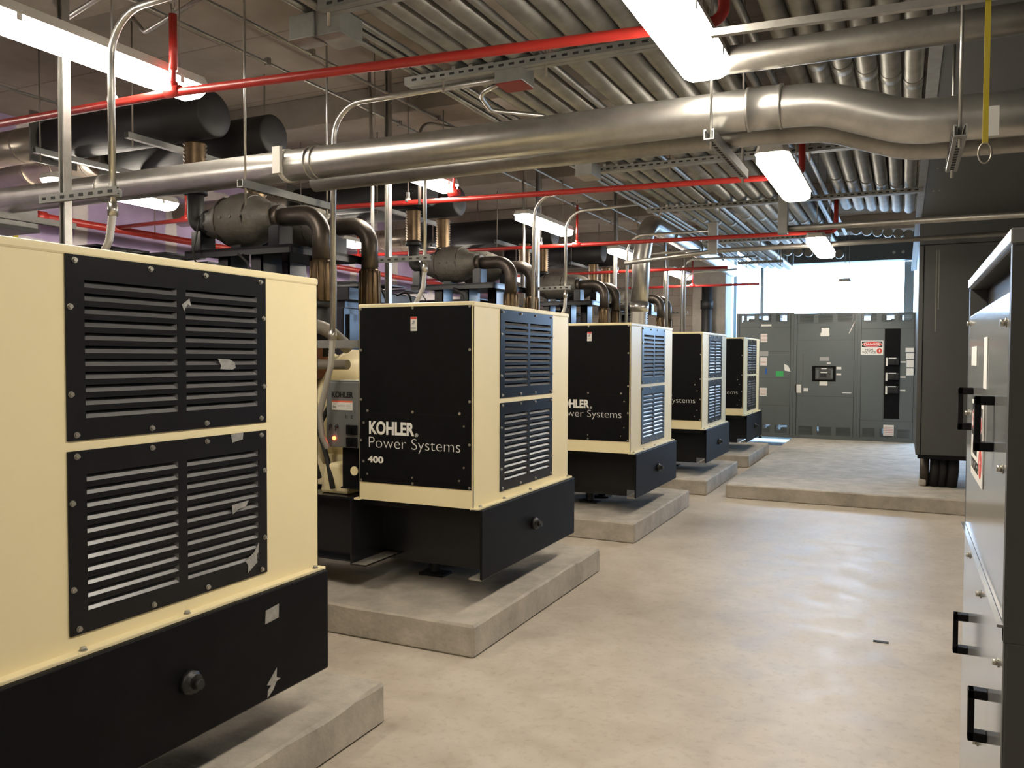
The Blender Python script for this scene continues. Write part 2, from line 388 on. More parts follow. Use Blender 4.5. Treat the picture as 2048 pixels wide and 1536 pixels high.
def louver_panel(root, z0, z1):
    x = X0; y0, y1 = Y0+.330, Y0+1.132; t = .005
    b = B(); bl = B(); cols = [(Y0+.388, Y0+.722), (Y0+.757, Y0+1.088)]
    zs0, zs1 = z0+.058, z1-.058; n = 11; pitch = (zs1-zs0)/n; sh = pitch*.56
    # plate as strips round the slots
    rows = [zs0+k*pitch for k in range(n)]
    b.box(x, x+t, y0, cols[0][0], z0, z1); b.box(x, x+t, cols[0][1], cols[1][0], z0, z1); b.box(x, x+t, cols[1][1], y1, z0, z1)
    for c0, c1 in cols:
        zc = z0
        for zr in rows:
            b.box(x, x+t, c0, c1, zc, zr+pitch*.12); zc = zr+pitch*.12+sh
        b.box(x, x+t, c0, c1, zc, z1)
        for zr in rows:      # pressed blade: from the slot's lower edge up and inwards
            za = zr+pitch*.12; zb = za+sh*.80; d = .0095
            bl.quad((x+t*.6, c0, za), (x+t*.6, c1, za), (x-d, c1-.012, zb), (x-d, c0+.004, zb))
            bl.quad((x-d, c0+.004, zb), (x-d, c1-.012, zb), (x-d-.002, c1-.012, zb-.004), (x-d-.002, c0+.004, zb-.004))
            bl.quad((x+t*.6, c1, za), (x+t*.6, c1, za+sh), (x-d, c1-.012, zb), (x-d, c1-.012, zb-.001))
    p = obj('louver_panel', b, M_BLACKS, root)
    obj('louver_blades', bl, M_BLADE, p, 'louver blades, grey lightened for reflected light')
    ym = (y1-y0)
    for yy in (.035, .36, .64, .965):
        for zz in (z0+.016, z1-.016): put('bolt', bolt_x, M_BOLT, p, Vector((x+t, y0+ym*yy, zz))-wpos(p))
    for zz in (.25, .72):
        for yy in (.015, .985): put('bolt', bolt_x, M_BOLT, p, Vector((x+t, y0+ym*yy, z0+(z1-z0)*zz))-wpos(p))
    return p

def enclosure(root):
    b = B(); x1 = X0; x0 = X0-LN; t = .004
    # hollow sheet-metal hood: front wall is left open behind the two louver panels
    ya, yb = Y0+.36, Y0+1.10
    b.box(x1-t, x1, Y0, ya, Z0, Z1); b.box(x1-t, x1, yb, Y0+W, Z0, Z1)
    b.box(x1-t, x1, ya, yb, Z1-.045, Z1); b.box(x1-t, x1, ya, yb, Z0, Z0+.085); b.box(x1-t, x1, ya, yb, 1.318, 1.366)
    b.box(x0, x1, Y0, Y0+t, Z0, Z1); b.box(x0, x1, Y0+W-t, Y0+W, Z0, Z1); b.box(x0, x0+t, Y0, Y0+W, Z0, Z1)
    b.box(x0-.004, x1+.004, Y0-.004, Y0+W+.004, Z1-.018, Z1+.012, .008)
    b.box(x1-.02, x1+.035, Y0-.004, Y0+W+.004, Z0-.006, Z0+.008, .003)      # foot flange
    b.box(x0-.03, x0+.01, Y0-.012, Y0+W+.012, Z0-.004, Z0+.006)
    e = obj('enclosure', b, M_CREAM, root, 'cream painted sheet metal hood')
    for yy in (.05, .36, .74, W-.04): put('bolt', bolt_z, M_BOLT, e, Vector((x1+.018, Y0+yy, Z0+.008))-wpos(e))
    return e
def side_panel(root):
    b = B(); y = Y0; b.box(X0-LN+.008, X0-.012, y-.004, y, .850, 1.894, .0015)
    b.box(X0-.72, X0-.036, y-.0055, y-.004, .880, 1.268, .001)
    p = obj('side_panel', b, M_BLACK, root, 'black panel lettered in white')
    def at(u, z): return Vector((X0-LN+.008+u*.762, y-.004, z))
    pts = [(.012, 1.885), (.49, 1.885), (.985, 1.887), (.014, 1.64), (.985, 1.643), (.014, 1.345), (.985, 1.35), (.012, 1.10), (.985, 1.107), (.012, .86), (.49, .862), (.985, .863),
           (.075, 1.279), (.49, 1.280), (.90, 1.281), (.038, 1.206), (.94, 1.21), (.036, .974), (.94, .976), (.075, .90), (.49, .897), (.90, .90)]
    for u, z in pts: put('bolt', bolt_y, M_BOLT, p, at(u, z)-wpos(p))
    letter('KOHLER', (-2.878, y-.0056, 1.139), .318, .080, M_WHITE, p, bold=.035)
    letter('\u00ae', (-2.556, y-.0056, 1.136), .022, .022, M_WHITE, p)
    letter('Power Systems', (-2.879, y-.0056, 1.040), .624, .084, M_WHITE, p, bold=-.02)
    lb = obj('warning_label', B().box(-2.586, -2.543, y-.0052, y-.004, 1.751, 1.833), M_LABEL, p, 'small white warning sticker with a red top')
    return p, lb
def label_ink(parent, name, rects, m, y):
    b = B()
    for x0, x1, z0, z1 in rects: b.box(x0, x1, y-.0008, y, z0, z1)
    return obj(name, b, m, parent)

def build_generator(root):
    enclosure(root)
    louver_panel(root, 1.357, 1.888); louver_panel(root, .796, 1.327)
    sp, lb = side_panel(root)
    label_ink(sp, 'label_ink', [(-2.585, -2.544, 1.820, 1.832)], M_LABR, Y0-.0052)
    label_ink(sp, 'label_ink', [(-2.572, -2.556, 1.795, 1.812), (-2.578, -2.562, 1.790, 1.797), (-2.581, -2.549, 1.770, 1.774), (-2.581, -2.549, 1.762, 1.765)], M_LABG, Y0-.0052)
    # inner bulkhead seen darkly through the louvers
    obj('inner_bulkhead', B().box(X0-.16, X0-.155, Y0+.01, Y0+W-.01, Z0, Z1-.03), M_BLACK, root)
    # base frame
    fx = X0+.0594; zb0, zb1 = .3458, .7417
    b = B(); b.box(fx-.014, fx, Y0-.009, Y0+W-.01, zb0, zb1, .006, 3)
    b.box(fx-.07, fx-.010, Y0-.009, Y0+W-.01, zb1-.010, zb1-.0005)
    obj('front_plate', b, M_BLACK, root)
    b = B(); b.box(fx-.085, fx-.004, Y0-.008, Y0+W-.011, zb0-.002, zb0+.007); obj('foot_flange', b, M_FLANGE, root, 'bottom flange, dusty and lightened as if lit')
    b = B(); b.box(-3.012, -2.91, Y0+.001, Y0+W-.001, zb0-.013, zb0-.003); obj('foot_flange', b, M_FLANGE, root, 'bottom flange, dusty and lightened as if lit')
    b = B()
    b.box(-3.022, -3.012, Y0+.0, Y0+W, zb0-.012, zb1-.01); b.box(-3.022, -2.91, Y0, Y0+W, zb0-.012, zb0-.004)
    b.box(fx-.07, -3.012, Y0+.32, Y0+.335, zb0+.02, zb1-.01); b.box(fx-.07, -3.012, Y0+W-.335, Y0+W-.32, zb0+.02, zb1-.01)
    b.box(fx-.06, -3.012, Y0+.12, Y0+W-.12, zb1-.055, zb1-.012)
    b.box(-2.32, -3.012, Y0+.38, Y0+W-.38, zb0-.05, zb0+.02)
    for y in (Y0+.02, Y0+W-.16):      # long rails
        b.box(-6.3, -3.02, y+.06, y+.075, zb0, zb1); b.box(-6.3, -3.02, y, y+.14, zb1-.012, zb1); b.box(-6.3, -3.02, y, y+.14, zb0, zb0+.012)
    for x in (-3.4, -4.6, -5.6): b.box(x, x+.012, Y0+.02, Y0+W-.02, zb0, zb1)
    obj('base_frame', b, M_BLACKG, root)
    b = B(); yc, zc = Y0+.705, .543
    b.lathe((fx, yc, zc), (fx+.06, yc, zc), [(0, .040), (.016, .040), (.018, .031), (.034, .031)], 8); b.lathe((fx+.03, yc, zc), (fx+.06, yc, zc), [(0, .018), (.026, .017)], 6)
    obj('drain_plug', b, M_CAST, root)
    for x, y in ((-2.75, Y0+.55), (-2.75, Y0+.90), (-3.9, Y0+.1), (-3.9, Y0+W-.1), (-5.4, Y0+.1), (-5.4, Y0+W-.1)):
        b = B(); b.box(x-.09, x+.09, y-.06, y+.06, HP, HP+.015); b.tube([(x, y, HP+.015), (x, y, zb0-.02)], .04, ripple=.03); b.box(x-.07, x+.07, y-.05, y+.05, zb0-.03, zb0+.0)
        obj('spring_isolator', b, M_CAST, root)
    # alternator barrel, flange, engine
    yc = Y0+W/2; b = B()
    b.lathe((-2.97, yc, 1.18), (-4.0, yc, 1.18), [(0, .38), (.10, .41), (.50, .41), (.505, .47), (.54, .47), (.545, .43), (.80, .43), (.81, .46), (.98, .46)], 36)
    b.box(-3.7, -3.1, yc-.36, yc-.20, .742, .95); b.box(-3.7, -3.1, yc+.20, yc+.36, .742, .95)
    b.hexa([(-3.32, Y0+.08, .742), (-3.28, Y0+.08, .93), (-3.32, Y0+.3, .742), (-3.28, Y0+.3, .93), (-3.10, Y0+.08, .742), (-3.12, Y0+.08, .93), (-3.10, Y0+.3, .742), (-3.12, Y0+.3, .93)], .02)
    obj('alternator', b, M_CREAM, root)
    b = B(); b.box(-5.2, -4.0, yc-.38, yc+.38, .80, 1.35, .04); b.box(-5.1, -4.05, yc-.5, yc-.2, 1.25, 1.62, .05); b.box(-5.1, -4.05, yc+.2, yc+.5, 1.25, 1.62, .05)
    for k in range(4):
        for s in (-1, 1): b.cyl((-4.2-.24*k, yc+.36*s, 1.55), (-4.2-.24*k, yc+.36*s, 1.74), .085, 12)
    b.cyl((-4.0, yc-.48, 1.34), (-5.0, yc-.48, 1.34), .09)
    obj('engine_block', b, M_ENG, root)
    b = B(); b.box(-4.15, -3.62, yc-.56, yc-.28, 1.42, 1.72, .03); b.cyl((-3.62, yc-.42, 1.56), (-3.50, yc-.42, 1.56), .11); b.cyl((-4.0, yc-.60, 1.6), (-4.0, yc-.2, 1.6), .10)
    obj('exhaust_manifold', b, M_RUST, root)
    b = B(); b.tube([(-3.5, yc-.2, 1.70), (-3.75, yc-.5, 1.84), (-4.1, yc-.52, 1.72), (-4.2, yc-.5, 1.5)], .05, .12); b.tube([(-3.2, yc-.50, 1.55), (-3.6, yc-.50, 1.55), (-3.9, yc-.46, 1.48)], .032, .08)
    b.tube([(-3.36, yc-.28, 1.66), (-3.40, yc-.50, 1.80), (-3.72, yc-.52, 1.80), (-3.86, yc-.5, 1.60)], .045, .1)
    obj('coolant_hose', b, M_HOSE, root)
    b = B(); b.cyl((-4.35, yc-.52, 1.62), (-4.35, yc-.52, 2.08), .055); b.cyl((-4.35, yc-.52, 2.08), (-4.35, yc-.52, 2.13), .062)
    obj('air_filter', b, M_FIX, root)
    b = B(); b.channel((-3.0, yc-.585, 1.68), (-4.1, yc-.585, 1.68), .05, .04, up=(0, 1, 0)); b.box(-3.46, -3.42, yc-.58, yc-.53, .75, 1.68)
    obj('cable_bracket', b, M_STRUT, root)
    b = B(); b.tube([(-3.02, Y0+.02, 1.36), (-3.25, Y0+.10, 1.30), (-3.36, Y0+.12, 1.15), (-3.27, Y0+.1, .95), (-3.20, Y0+.06, .78)], .016, .08); b.tube([(-3.36, Y0+.14, 1.2), (-3.42, Y0+.1, 1.05), (-3.30, Y0+.05, .84)], .02, .08)
    obj('cable_loom', b, M_RUBBER, root)
    # radiator with sloping hood
    b = B(); b.box(-6.35, -5.30, Y0-.02, Y0+W+.02, .742, 2.12, .01); b.box(-5.30, -5.27, Y0+.05, Y0+W-.05, 1.0, 2.05)
    b.box(-6.3, -5.31, Y0+.02, Y0+W-.02, 2.12, 2.19)
    for k in (0, 1):
        b.hexa([(-6.35, Y0-.06+.75*k, 2.19), (-6.35, Y0-.06+.75*k, 2.37), (-6.35, Y0+.72+.75*k, 2.19), (-6.35, Y0+.72+.75*k, 2.37), (-5.2-.1*k, Y0-.06+.75*k, 2.19), (-5.2-.1*k, Y0-.06+.75*k, 2.33), (-5.2-.1*k, Y0+.72+.75*k, 2.19), (-5.2-.1*k, Y0+.72+.75*k, 2.33)], .01)
    b.box(-6.4, -5.12, Y0-.1, Y0+.35, 2.37, 2.385); b.box(-6.4, -5.12, Y0+.5, Y0+.9, 2.385, 2.40); b.box(-6.4, -5.2, Y0+1.0, Y0+1.5, 2.37, 2.385)
    obj('radiator', b, M_BLACKG, root)
    b = B(); b.tube([(-5.25, Y0+.9, 2.30), (-5.12, Y0+.95, 2.36), (-5.1, Y0+1.05, 2.1)], .012, .08); b.tube([(-5.3, Y0+.3, 2.35), (-5.1, Y0+.35, 2.38), (-5.0, Y0+.5, 2.0)], .014, .1)
    obj('radiator_cable', b, M_RUBBER, root)
    # control box on the near flank
    xa, xb = -3.199, -2.957; b = B(); b.box(xa, xb, Y0-.0, Y0+.15, 1.048, 1.446, .006); b.box(xa+.02, xb-.0, Y0+.01, Y0+.14, 1.446, 1.456)
    c = obj('control_box', b, M_GREY, root, 'grey control box')
    letter('KOHLER', (-3.157, Y0-.001, 1.351), .160, .037, M_INK, c, bold=.035)
    obj('warning_label', B().box(-3.156, -3.003, Y0-.0012, Y0, 1.276, 1.333), M_LABEL, c)
    label_ink(c, 'label_ink', [(-3.156, -3.003, 1.323, 1.333)], M_LABO, Y0-.0012)
    label_ink(c, 'label_ink', [(-3.146, -3.126, 1.290, 1.302), (-3.148, -3.143, 1.285, 1.305), (-3.128, -3.124, 1.285, 1.298)]+[(-3.11, -3.06, 1.288+.008*k, 1.290+.008*k) for k in range(4)]+[(-3.05, -3.01, 1.288+.008*k, 1.290+.008*k) for k in range(4)], M_LABG, Y0-.0012)
    label_ink(c, 'certification_mark', [(-3.056, -3.040, 1.235, 1.238), (-3.056, -3.053, 1.225, 1.247), (-3.043, -3.040, 1.225, 1.247), (-3.012, -3.000, 1.242, 1.246), (-3.014, -3.010, 1.226, 1.246), (-3.012, -3.000, 1.226, 1.230), (-3.008, -3.0, 1.234, 1.238)], M_INK, Y0)
    for z in (1.122, 1.047):
        b = B(); b.box(-3.045, -2.964, Y0-.012, Y0, z+.006, z+.066, .004); b.box(-3.02, -3.0, Y0-.024, Y0-.012, z+.02, z+.05); obj('breaker', b, M_BLACK, c)
    for x in (-3.165, -3.118):
        b = B(); b.lathe((x, Y0, 1.176), (x, Y0-.02, 1.176), [(0, .012), (.006, .012), (.008, .006), (.02, .005)], 12); b.cyl((x, Y0-.012, 1.176), (x+.004, Y0-.022, 1.150), .004, 8); obj('toggle_switch', b, M_INK, c)
    obj('indicator_lamp', B().lathe((-3.138, Y0, 1.103), (-3.138, Y0-.014, 1.103), [(0, .012), (.008, .011), (.014, .005)], 16), M_LED, c, 'lit red lamp')
    b = B(); b.box(-3.10, -2.957, Y0+.03, Y0+.04, .80, 1.048); b.box(-3.10, -2.957, Y0+.01, Y0+.14, .795, .805)
    obj('box_bracket', b, M_BLACK, root)
    obj('lamp_plate', B().lathe((-3.01, Y0+.029, .905), (-3.01, Y0+.024, .905), [(0, .028), (.005, .028)], 20), M_CREAM, root)

gen2 = thing('generator_set', (X0, Y0, HP), 'second generator from the camera, with 400 in white on its black side panel', 'generator', 'generator sets in a row')
build_generator(gen2)
GL = ['nearest generator set, cream hood with torn silver tape on its black louvers', None, 'third generator set from the camera, behind the one marked 400',
      'fourth generator set from the camera, next to last in the row', 'farthest generator set in the row, in front of the grey switchgear']
gens = [None, gen2, None, None, None]
for i in (0, 2, 3, 4): gens[i] = dup(gen2, (GX[i], GY[i], HP), GL[i])
sp2 = [c for c in kids(gen2) if c.name.startswith('side_panel')][0]
letter('400', (-2.888, Y0-.0056, .969), .112, .040, M_WHITE, sp2, bold=.035)
# torn tape on the nearest generator
def tape(pts, x=-2.137, dx=.0065):
    b = B(); b.prism([(x+dx, y, z) for y, z in pts], (.0008, 0, 0)); obj('tape_strip', b, M_TAPE, gens[0], 'torn silver tape')
g0y = GY[0]
tape([(2.107, 1.592), (2.160, 1.590), (2.186, 1.578), (2.190, 1.560), (2.175, 1.553), (2.118, 1.556), (2.122, 1.568)])
tape([(1.953, 1.768), (1.968, 1.778), (1.985, 1.790), (1.992, 1.765), (1.978, 1.772), (1.963, 1.748)])
tape([(2.165, 1.326), (2.225, 1.328), (2.222, 1.304), (2.172, 1.296)])
tape([(2.168, 1.075), (2.250, 1.080), (2.236, 1.060), (2.200, 1.056), (2.172, 1.042)])
tape([(2.232, .862), (2.275, .884), (2.300, .915), (2.297, .880), (2.288, .874), (2.292, .845), (2.242, .815), (2.246, .840)])
tape([(2.275, .676), (2.345, .684), (2.343, .633), (2.272, .627)], x=-2.078, dx=.001)
tape([(2.280, .400), (2.300, .420), (2.332, .448), (2.330, .414), (2.352, .402), (2.330, .398), (2.312, .372), (2.282, .352), (2.284, .380), (2.302, .392)], x=-2.078, dx=.001)

# ------------------------------------------------------------------ exhaust above generators two to five
def exhaust(root):
    for k, (ye, zc) in enumerate(((Y0+.40, 2.56), (Y0+1.02, 2.58))):
        xe = -3.55-.05*k; n = ye-Y0
        b = B(); b.tube([(xe, ye, 2.24), (xe, ye, zc), (-3.92, ye, zc)], .063, .19, 18)
        b.lathe((-3.88, ye, zc), (-3.93, ye, zc), [(0, .085), (.05, .085)], 18)
        obj('outlet_pipe', b, M_PIPED, root)
        b = B(); b.cyl((xe, ye, 1.60), (xe, ye, 1.96), .075); b.lathe((xe, ye, 1.93), (xe, ye, 1.97), [(0, .085), (.04, .085)], 18); obj('riser_pipe', b, M_MUFF, root)
        b = B(); b.lathe((xe, ye, 1.96), (xe, ye, 2.25), [(0, .07), (.02, .078), (.26, .072), (.29, .066)], 18)
        for a in range(10):
            c, s_ = math.cos(a*.628), math.sin(a*.628); b.tube([(xe+.077*c, ye+.077*s_, 1.97), (xe+.072*c, ye+.072*s_, 2.24)], .008, seg=6)
        obj('bellows', b, M_BRONZE, root)
        rnd = random.Random(3+k); b = B()
        prof = [(0, .095), (.03, .105), (.08, .118), (.13, .150), (.20, .180), (.29, .190), (.38, .184), (.45, .160), (.52, .128), (.60, .095)]
        b.lathe((-3.93, ye, zc), (-4.6, ye, zc), prof, 28)
        for v in b.bm.verts: v.co += Vector((rnd.uniform(-.007, .007), rnd.uniform(-.010, .010), rnd.uniform(-.010, .010)))
        cv = obj('converter', b, M_BLANKET, root, 'catalytic converter wrapped in a grey blanket')
        b = B()
        for t_, r_ in ((.17, .170), (.42, .178)): b.lathe((-3.93-t_, ye, zc), (-3.93-t_-.008, ye, zc), [(0, r_), (.008, r_)], 28)
        for t_ in (.17, .26, .35): b.lathe((-3.93-t_, ye-.178, zc), (-3.93-t_, ye-.19, zc), [(0, .010), (.012, .010)], 10)
        obj('strap', b, M_PIPED, cv)
        b = B(); b.lathe((-4.50, ye, zc), (-4.56, ye, zc), [(0, .10), (.06, .10)], 18); b.tube([(-4.52, ye, zc), (-4.70, ye, zc-.02), (-4.70, ye, 2.80)], .058, .13, 16); b.lathe((-4.70, ye, 2.78), (-4.70, ye, 2.82), [(0, .085), (.04, .085)], 18)
        obj('inlet_elbow', b, M_MUFF, root)
        b = B(); prof = []
        for j in range(25): prof.append((j*.014, .085 if j % 2 else .070))
        b.lathe((-4.70, ye, 2.82), (-4.70, ye, 3.18), prof, 20); obj('bellows', b, M_BRONZE, root)
    # stand
    b = B(); b.box(-4.62, -3.66, Y0+.22, Y0+1.22, 2.325, 2.345); b.box(-4.62, -3.66, Y0+.22, Y0+.235, 2.29, 2.345); b.box(-3.675, -3.66, Y0+.22, Y0+1.22, 2.29, 2.345)
    for x in (-3.98, -4.28):
        for y in (Y0+.40, Y0+1.02): b.box(x-.012, x, y-.10, y+.10, 1.72, 2.33); b.box(x-.10, x, y-.10, y-.088, 1.72, 2.33)
    obj('stand', b, M_BLACKG, root)
    for ye in (Y0+.40, Y0+1.02):
        for x, z in ((-3.86, 2.50), (-4.20, 2.42), (-4.58, 2.50)):
            b = B(); b.box(x-.008, x, ye-.07, ye+.07, 2.345, z); b.box(x-.09, x, ye-.07, ye-.062, 2.345, z); obj('saddle', b, M_BLACKG, root)
    b = B(); b.tube([(-4.45, Y0+.2, 2.56), (-4.5, Y0+.18, 2.3), (-4.3, Y0+.16, 2.05)], .006, .1, 6); b.tube([(-4.1, Y0+.2, 2.30), (-3.95, Y0+.14, 2.22), (-3.93, Y0+.14, 2.0)], .008, .06, 6)
    obj('sensor_cable', b, M_RUBBER, root)
ex2 = thing('exhaust_system', (-4.1, Y0+.7, 1.6), 'exhaust piping and wrapped converters on the stand above the generator marked 400', 'exhaust system', 'exhaust systems over the generators')
exhaust(ex2)
for i, lab in ((2, 'wrapped converters and exhaust piping above the third generator from the camera'), (3, 'wrapped converters and exhaust piping above the fourth generator'), (4, 'exhaust piping above the farthest generator, partly hidden')):
    dup(ex2, (GX[i]+X0*0-2.173*0+(ex2.location.x-X0), GY[i]+.7, 1.6), lab)
def muffler(root, ye):
    b = B(); b.lathe((-4.5, ye, 3.34), (-6.25, ye, 3.34), [(0, .02), (.001, .06), (.004, .148), (.016, .162), (1.74, .162)], 32)
    b.cyl((-4.70, ye, 3.20), (-4.70, ye, 3.34), .075)
    obj('shell', b, M_MUFF, root)
    b = B(); b.box(-6.27, -6.25, ye-.2, ye+.2, 3.14, 3.54)
    obj('flange', b, M_STRUT, root)
    b = B(); b.tube([(-6.27, ye, 3.34), (-8.1, ye, 3.34)], .14, seg=24)
    for x in (-6.6, -7.0, -7.4): b.lathe((x, ye, 3.34), (x-.02, ye, 3.34), [(0, .146), (.02, .146)], 24)
    obj('insulated_pipe', b, M_ALUJ, root)
mlab = ['above the generator marked 400', 'above the third generator', 'above the fourth generator', 'above the farthest generator']
for j, i in enumerate((1, 2, 3, 4)):
    for k, dy in enumerate((.40, 1.02)):
        r = thing('exhaust_muffler', (-5.4, GY[i]+dy, 3.14), 'black cylindrical muffler near the ceiling, the %s of the pair %s' % (('nearer', 'farther')[k], mlab[j]), 'muffler', 'mufflers under the ceiling')
        muffler(r, GY[i]+dy)
    for x, nm in ((-5.95, 'left'), (-4.95, 'right')):
        ya, yb = GY[i]+.02, GY[i]+1.45
        t = thing('muffler_hanger', (x, (ya+yb)/2, 3.13), 'strut and rods carrying the mufflers %s, at their %s end' % (mlab[j], 'wall' if nm == 'left' else 'capped'), 'pipe hanger', 'muffler hangers')
        obj('strut', B().channel((x, ya, 3.13), (x, yb, 3.13), .042, .042), M_STRUT, t)
        for y in (ya+.05, yb-.05): obj('rod', B().cyl((x, y, 3.08), (x, y, CZ), .006, 8), M_ROD, t)

# ------------------------------------------------------------------ conduit drops beside each generator
ordn = ['nearest', 'second', 'third', 'fourth', 'farthest']
gname = ['the nearest generator', 'the generator marked 400', 'the third generator', 'the fourth generator', 'the farthest generator']
for i in range(5):
    y = GY[i]+1.52; zb = 2.38
    # upright strut post standing in the gap behind the generator
    t = thing('strut_post', (-3.78, y+.05, HP+.003), 'upright galvanized strut post standing behind ' + gname[i], 'strut post', 'strut posts between generators')
    b = B(); b.channel((-3.78, y+.03, HP+.003), (-3.78, y+.03, CZ-.003), .041, .041, up=(0, -1, 0)); obj('post', b, M_GALV, t)
    b = B(); b.channel((-3.92, y-.035, zb), (-3.36, y-.035, zb), .041, .020, up=(0, 1, 0)); b.paint(0); hb_ = b
    for k in range(8): hb_.box(-3.895+.068*k, -3.865+.068*k, y-.0362, y-.0345, zb-.007, zb+.007)
    b.paint(1); obj('bracket', b, (M_STRUT, M_HOLE), t)
    t = thing('conduit_drop', (-3.43, y, 2.0), 'bent steel conduit with a flexible tail dropping to ' + gname[i] + ' from behind', 'conduit', 'conduit drops between generators')
    zt_ = 3.22 if i < 3 else 3.06
    b = B(); b.tube([(-3.43, y, 2.30), (-3.43, y, zt_), (-2.55, y, zt_+.03)], .0165, .22, 12); b.lathe((-3.43, y, 2.27), (-3.43, y, 2.33), [(0, .024), (.06, .024)], 12); obj('pipe', b, M_GALV, t)
    b = B(); b.tube([(-3.43, y, 2.29), (-3.43, y-.02, 2.15), (-3.50, y-.08, 1.95), (-3.52, y-.12, 1.6)], .018, .12, 10, ripple=.016); obj('flexible_tail', b, M_FLEX, t)
    obj('clamp', B().box(-3.47, -3.39, y-.028, y+.024, zb-.022, zb+.018, .006), M_STRUT, t)
for i in (1, 2):
    y = GY[i]+1.58
    single('riser_conduit', B().tube([(-3.97, y, HP+.003), (-3.97, y, 3.0), (-4.0, y, CZ-.003)], .014, .3, 10), M_GALV, 'slender upright conduit beside the strut post behind ' + gname[i], 'conduit')
for i in range(1, 5):
    y = GY[i]-.045; dx = GX[i]-X0
    t = thing('control_conduit', (-3.11+dx, y, 1.3), 'tall steel conduit rising from the control box of ' + gname[i] + ' to the ceiling', 'conduit', 'control conduits')
    b = B(); b.tube([(-3.115+dx, y, 1.72), (-3.10+dx, y, 3.10), (-1.99, y, 3.10)], .0165, .20, 12); b.lathe((-3.115+dx, y, 1.70), (-3.115+dx, y, 1.76), [(0, .024), (.06, .024)], 12); obj('pipe', b, M_GALV, t)
    b = B(); b.tube([(-3.115+dx, y, 1.72), (-3.12+dx, y-.01, 1.55), (-3.155+dx, y-.02, 1.40), (-3.20+dx, y-.02, 1.25), (-3.19+dx, y-.01, 1.12), (-3.17+dx, y+.02, 1.04)], .018, .10, 10, ripple=.016); obj('flexible_tail', b, M_FLEX, t)
# junction box at the end of the control conduit of the generator marked 400
t = thing('junction_box', (-1.91, 4.0, 3.05), 'grey junction box with a red underside below the conduit bank', 'junction box')
obj('body', B().box(-1.99, -1.83, 3.93, 4.09, 3.055, 3.16, .004), M_STRUT, t); obj('cover', B().box(-1.985, -1.835, 3.935, 4.085, 3.048, 3.055), mat('dull_red_cover', (.22, .02, .018), .5), t)
single('flexible_conduit', B().tube([(-1.99, 4.03, 3.09), (-2.15, 4.05, 3.06), (-2.2, 4.3, 3.04), (-2.05, 4.7, 3.10), (-2.0, 5.4, 3.11)], .013, .12, 10), M_GALV, 'pair of looping flexible conduits leaving the red-bottomed junction box', 'conduit')

# ------------------------------------------------------------------ red sprinkler pipes
BY = [3.14, 6.1, 9.0, 11.9, 14.8]
bz = [[(-7.6, 3.0), (-3.47, 2.977), (-.63, 2.86)], [(-7.6, 2.967), (-5.7, 2.99), (-3.47, 2.935), (-.67, 2.885)], [(-7.6, 2.96), (-3.47, 2.915), (-.65, 2.90)], [(-7.6, 2.90), (-3.47, 2.90), (-2.29, 2.894)], [(-7.6, 2.90), (-3.4, 2.90), (-2.30, 2.899)]]
bl = ['red sprinkler branch pipe nearest the camera', 'red sprinkler branch pipe crossing over the generator marked 400', 'red sprinkler branch pipe over the third generator', 'red sprinkler branch pipe over the fourth generator', 'red sprinkler branch pipe nearest the block wall']
for i in range(5):
    y = BY[i]
    t = thing('sprinkler_branch', (-4.1, y, 2.86), bl[i], 'sprinkler pipe', 'red sprinkler branches')
    pts = [(x, y, z) for x, z in bz[i]]
    if i < 3: pts += [(pts[-1][0], y, 3.05 if i == 0 else 3.32)]
    b = B(); b.tube(pts, .022, .05, 14); obj('pipe', b, M_RED, t)
    risers = [-3.47] + ([-6.58] if i == 1 else [-6.58])
    for x in risers:
        z = bz[i][1][1]+.005
        b = B(); b.tube([(x, y, z), (x, y, 3.38)], .0135, seg=10)
        b.lathe((x-.05, y, z), (x+.05, y, z), [(0, .029), (.1, .029)], 14); b.lathe((x, y, z), (x, y, z+.05), [(0, .024), (.05, .022)], 12)
        r_ = obj('riser', b, M_RED, t)
        if i == 0 and x == -3.47:
            obj('guard', B().cyl((x, y, 3.09), (x, y, 3.38), .021, 12), M_RED, r_)
        b = B(); b.cyl((x, y, 3.38), (x, y, 3.41), .009, 8); b.tube([(x-.012, y, 3.40), (x-.012, y, 3.44)], .003, seg=6); b.tube([(x+.012, y, 3.40), (x+.012, y, 3.44)], .003, seg=6); b.lathe((x, y, 3.44), (x, y, 3.445), [(0, .018), (.005, .018)], 12)
        obj('sprinkler_head', b, M_BOLT, r_)
    b = B(); zz = bz[i][0][1]; x = -3.93
    b.tube([(x, y, zz+.06), (x, y, CZ)], .005, seg=8); b.lathe((x-.012, y, zz), (x+.012, y, zz), [(0, .030), (.024, .030)], 16); b.box(x-.012, x+.012, y-.010, y+.010, zz+.02, zz+.07)
    obj('hanger', b, M_GALV, t)
t = thing('sprinkler_main', (-7.6, 8, 2.9), 'thick red sprinkler main running along the purple drywall', 'sprinkler pipe')
obj('pipe', B().tube([(-7.6, 4.6, 2.955), (-7.6, 16.0, 2.90)], .038, 0, 16), M_RED, t)
obj('coupling', B().lathe((-7.6, 5.2, 2.952), (-7.6, 5.3, 2.952), [(0, .055), (.1, .055)], 16), M_RED, t)
for y in (6.6, 9.4, 12.2):
    obj('hanger', B().tube([(-7.6, y, 2.9), (-7.6, y, CZ)], .006, seg=8), M_ROD, t)

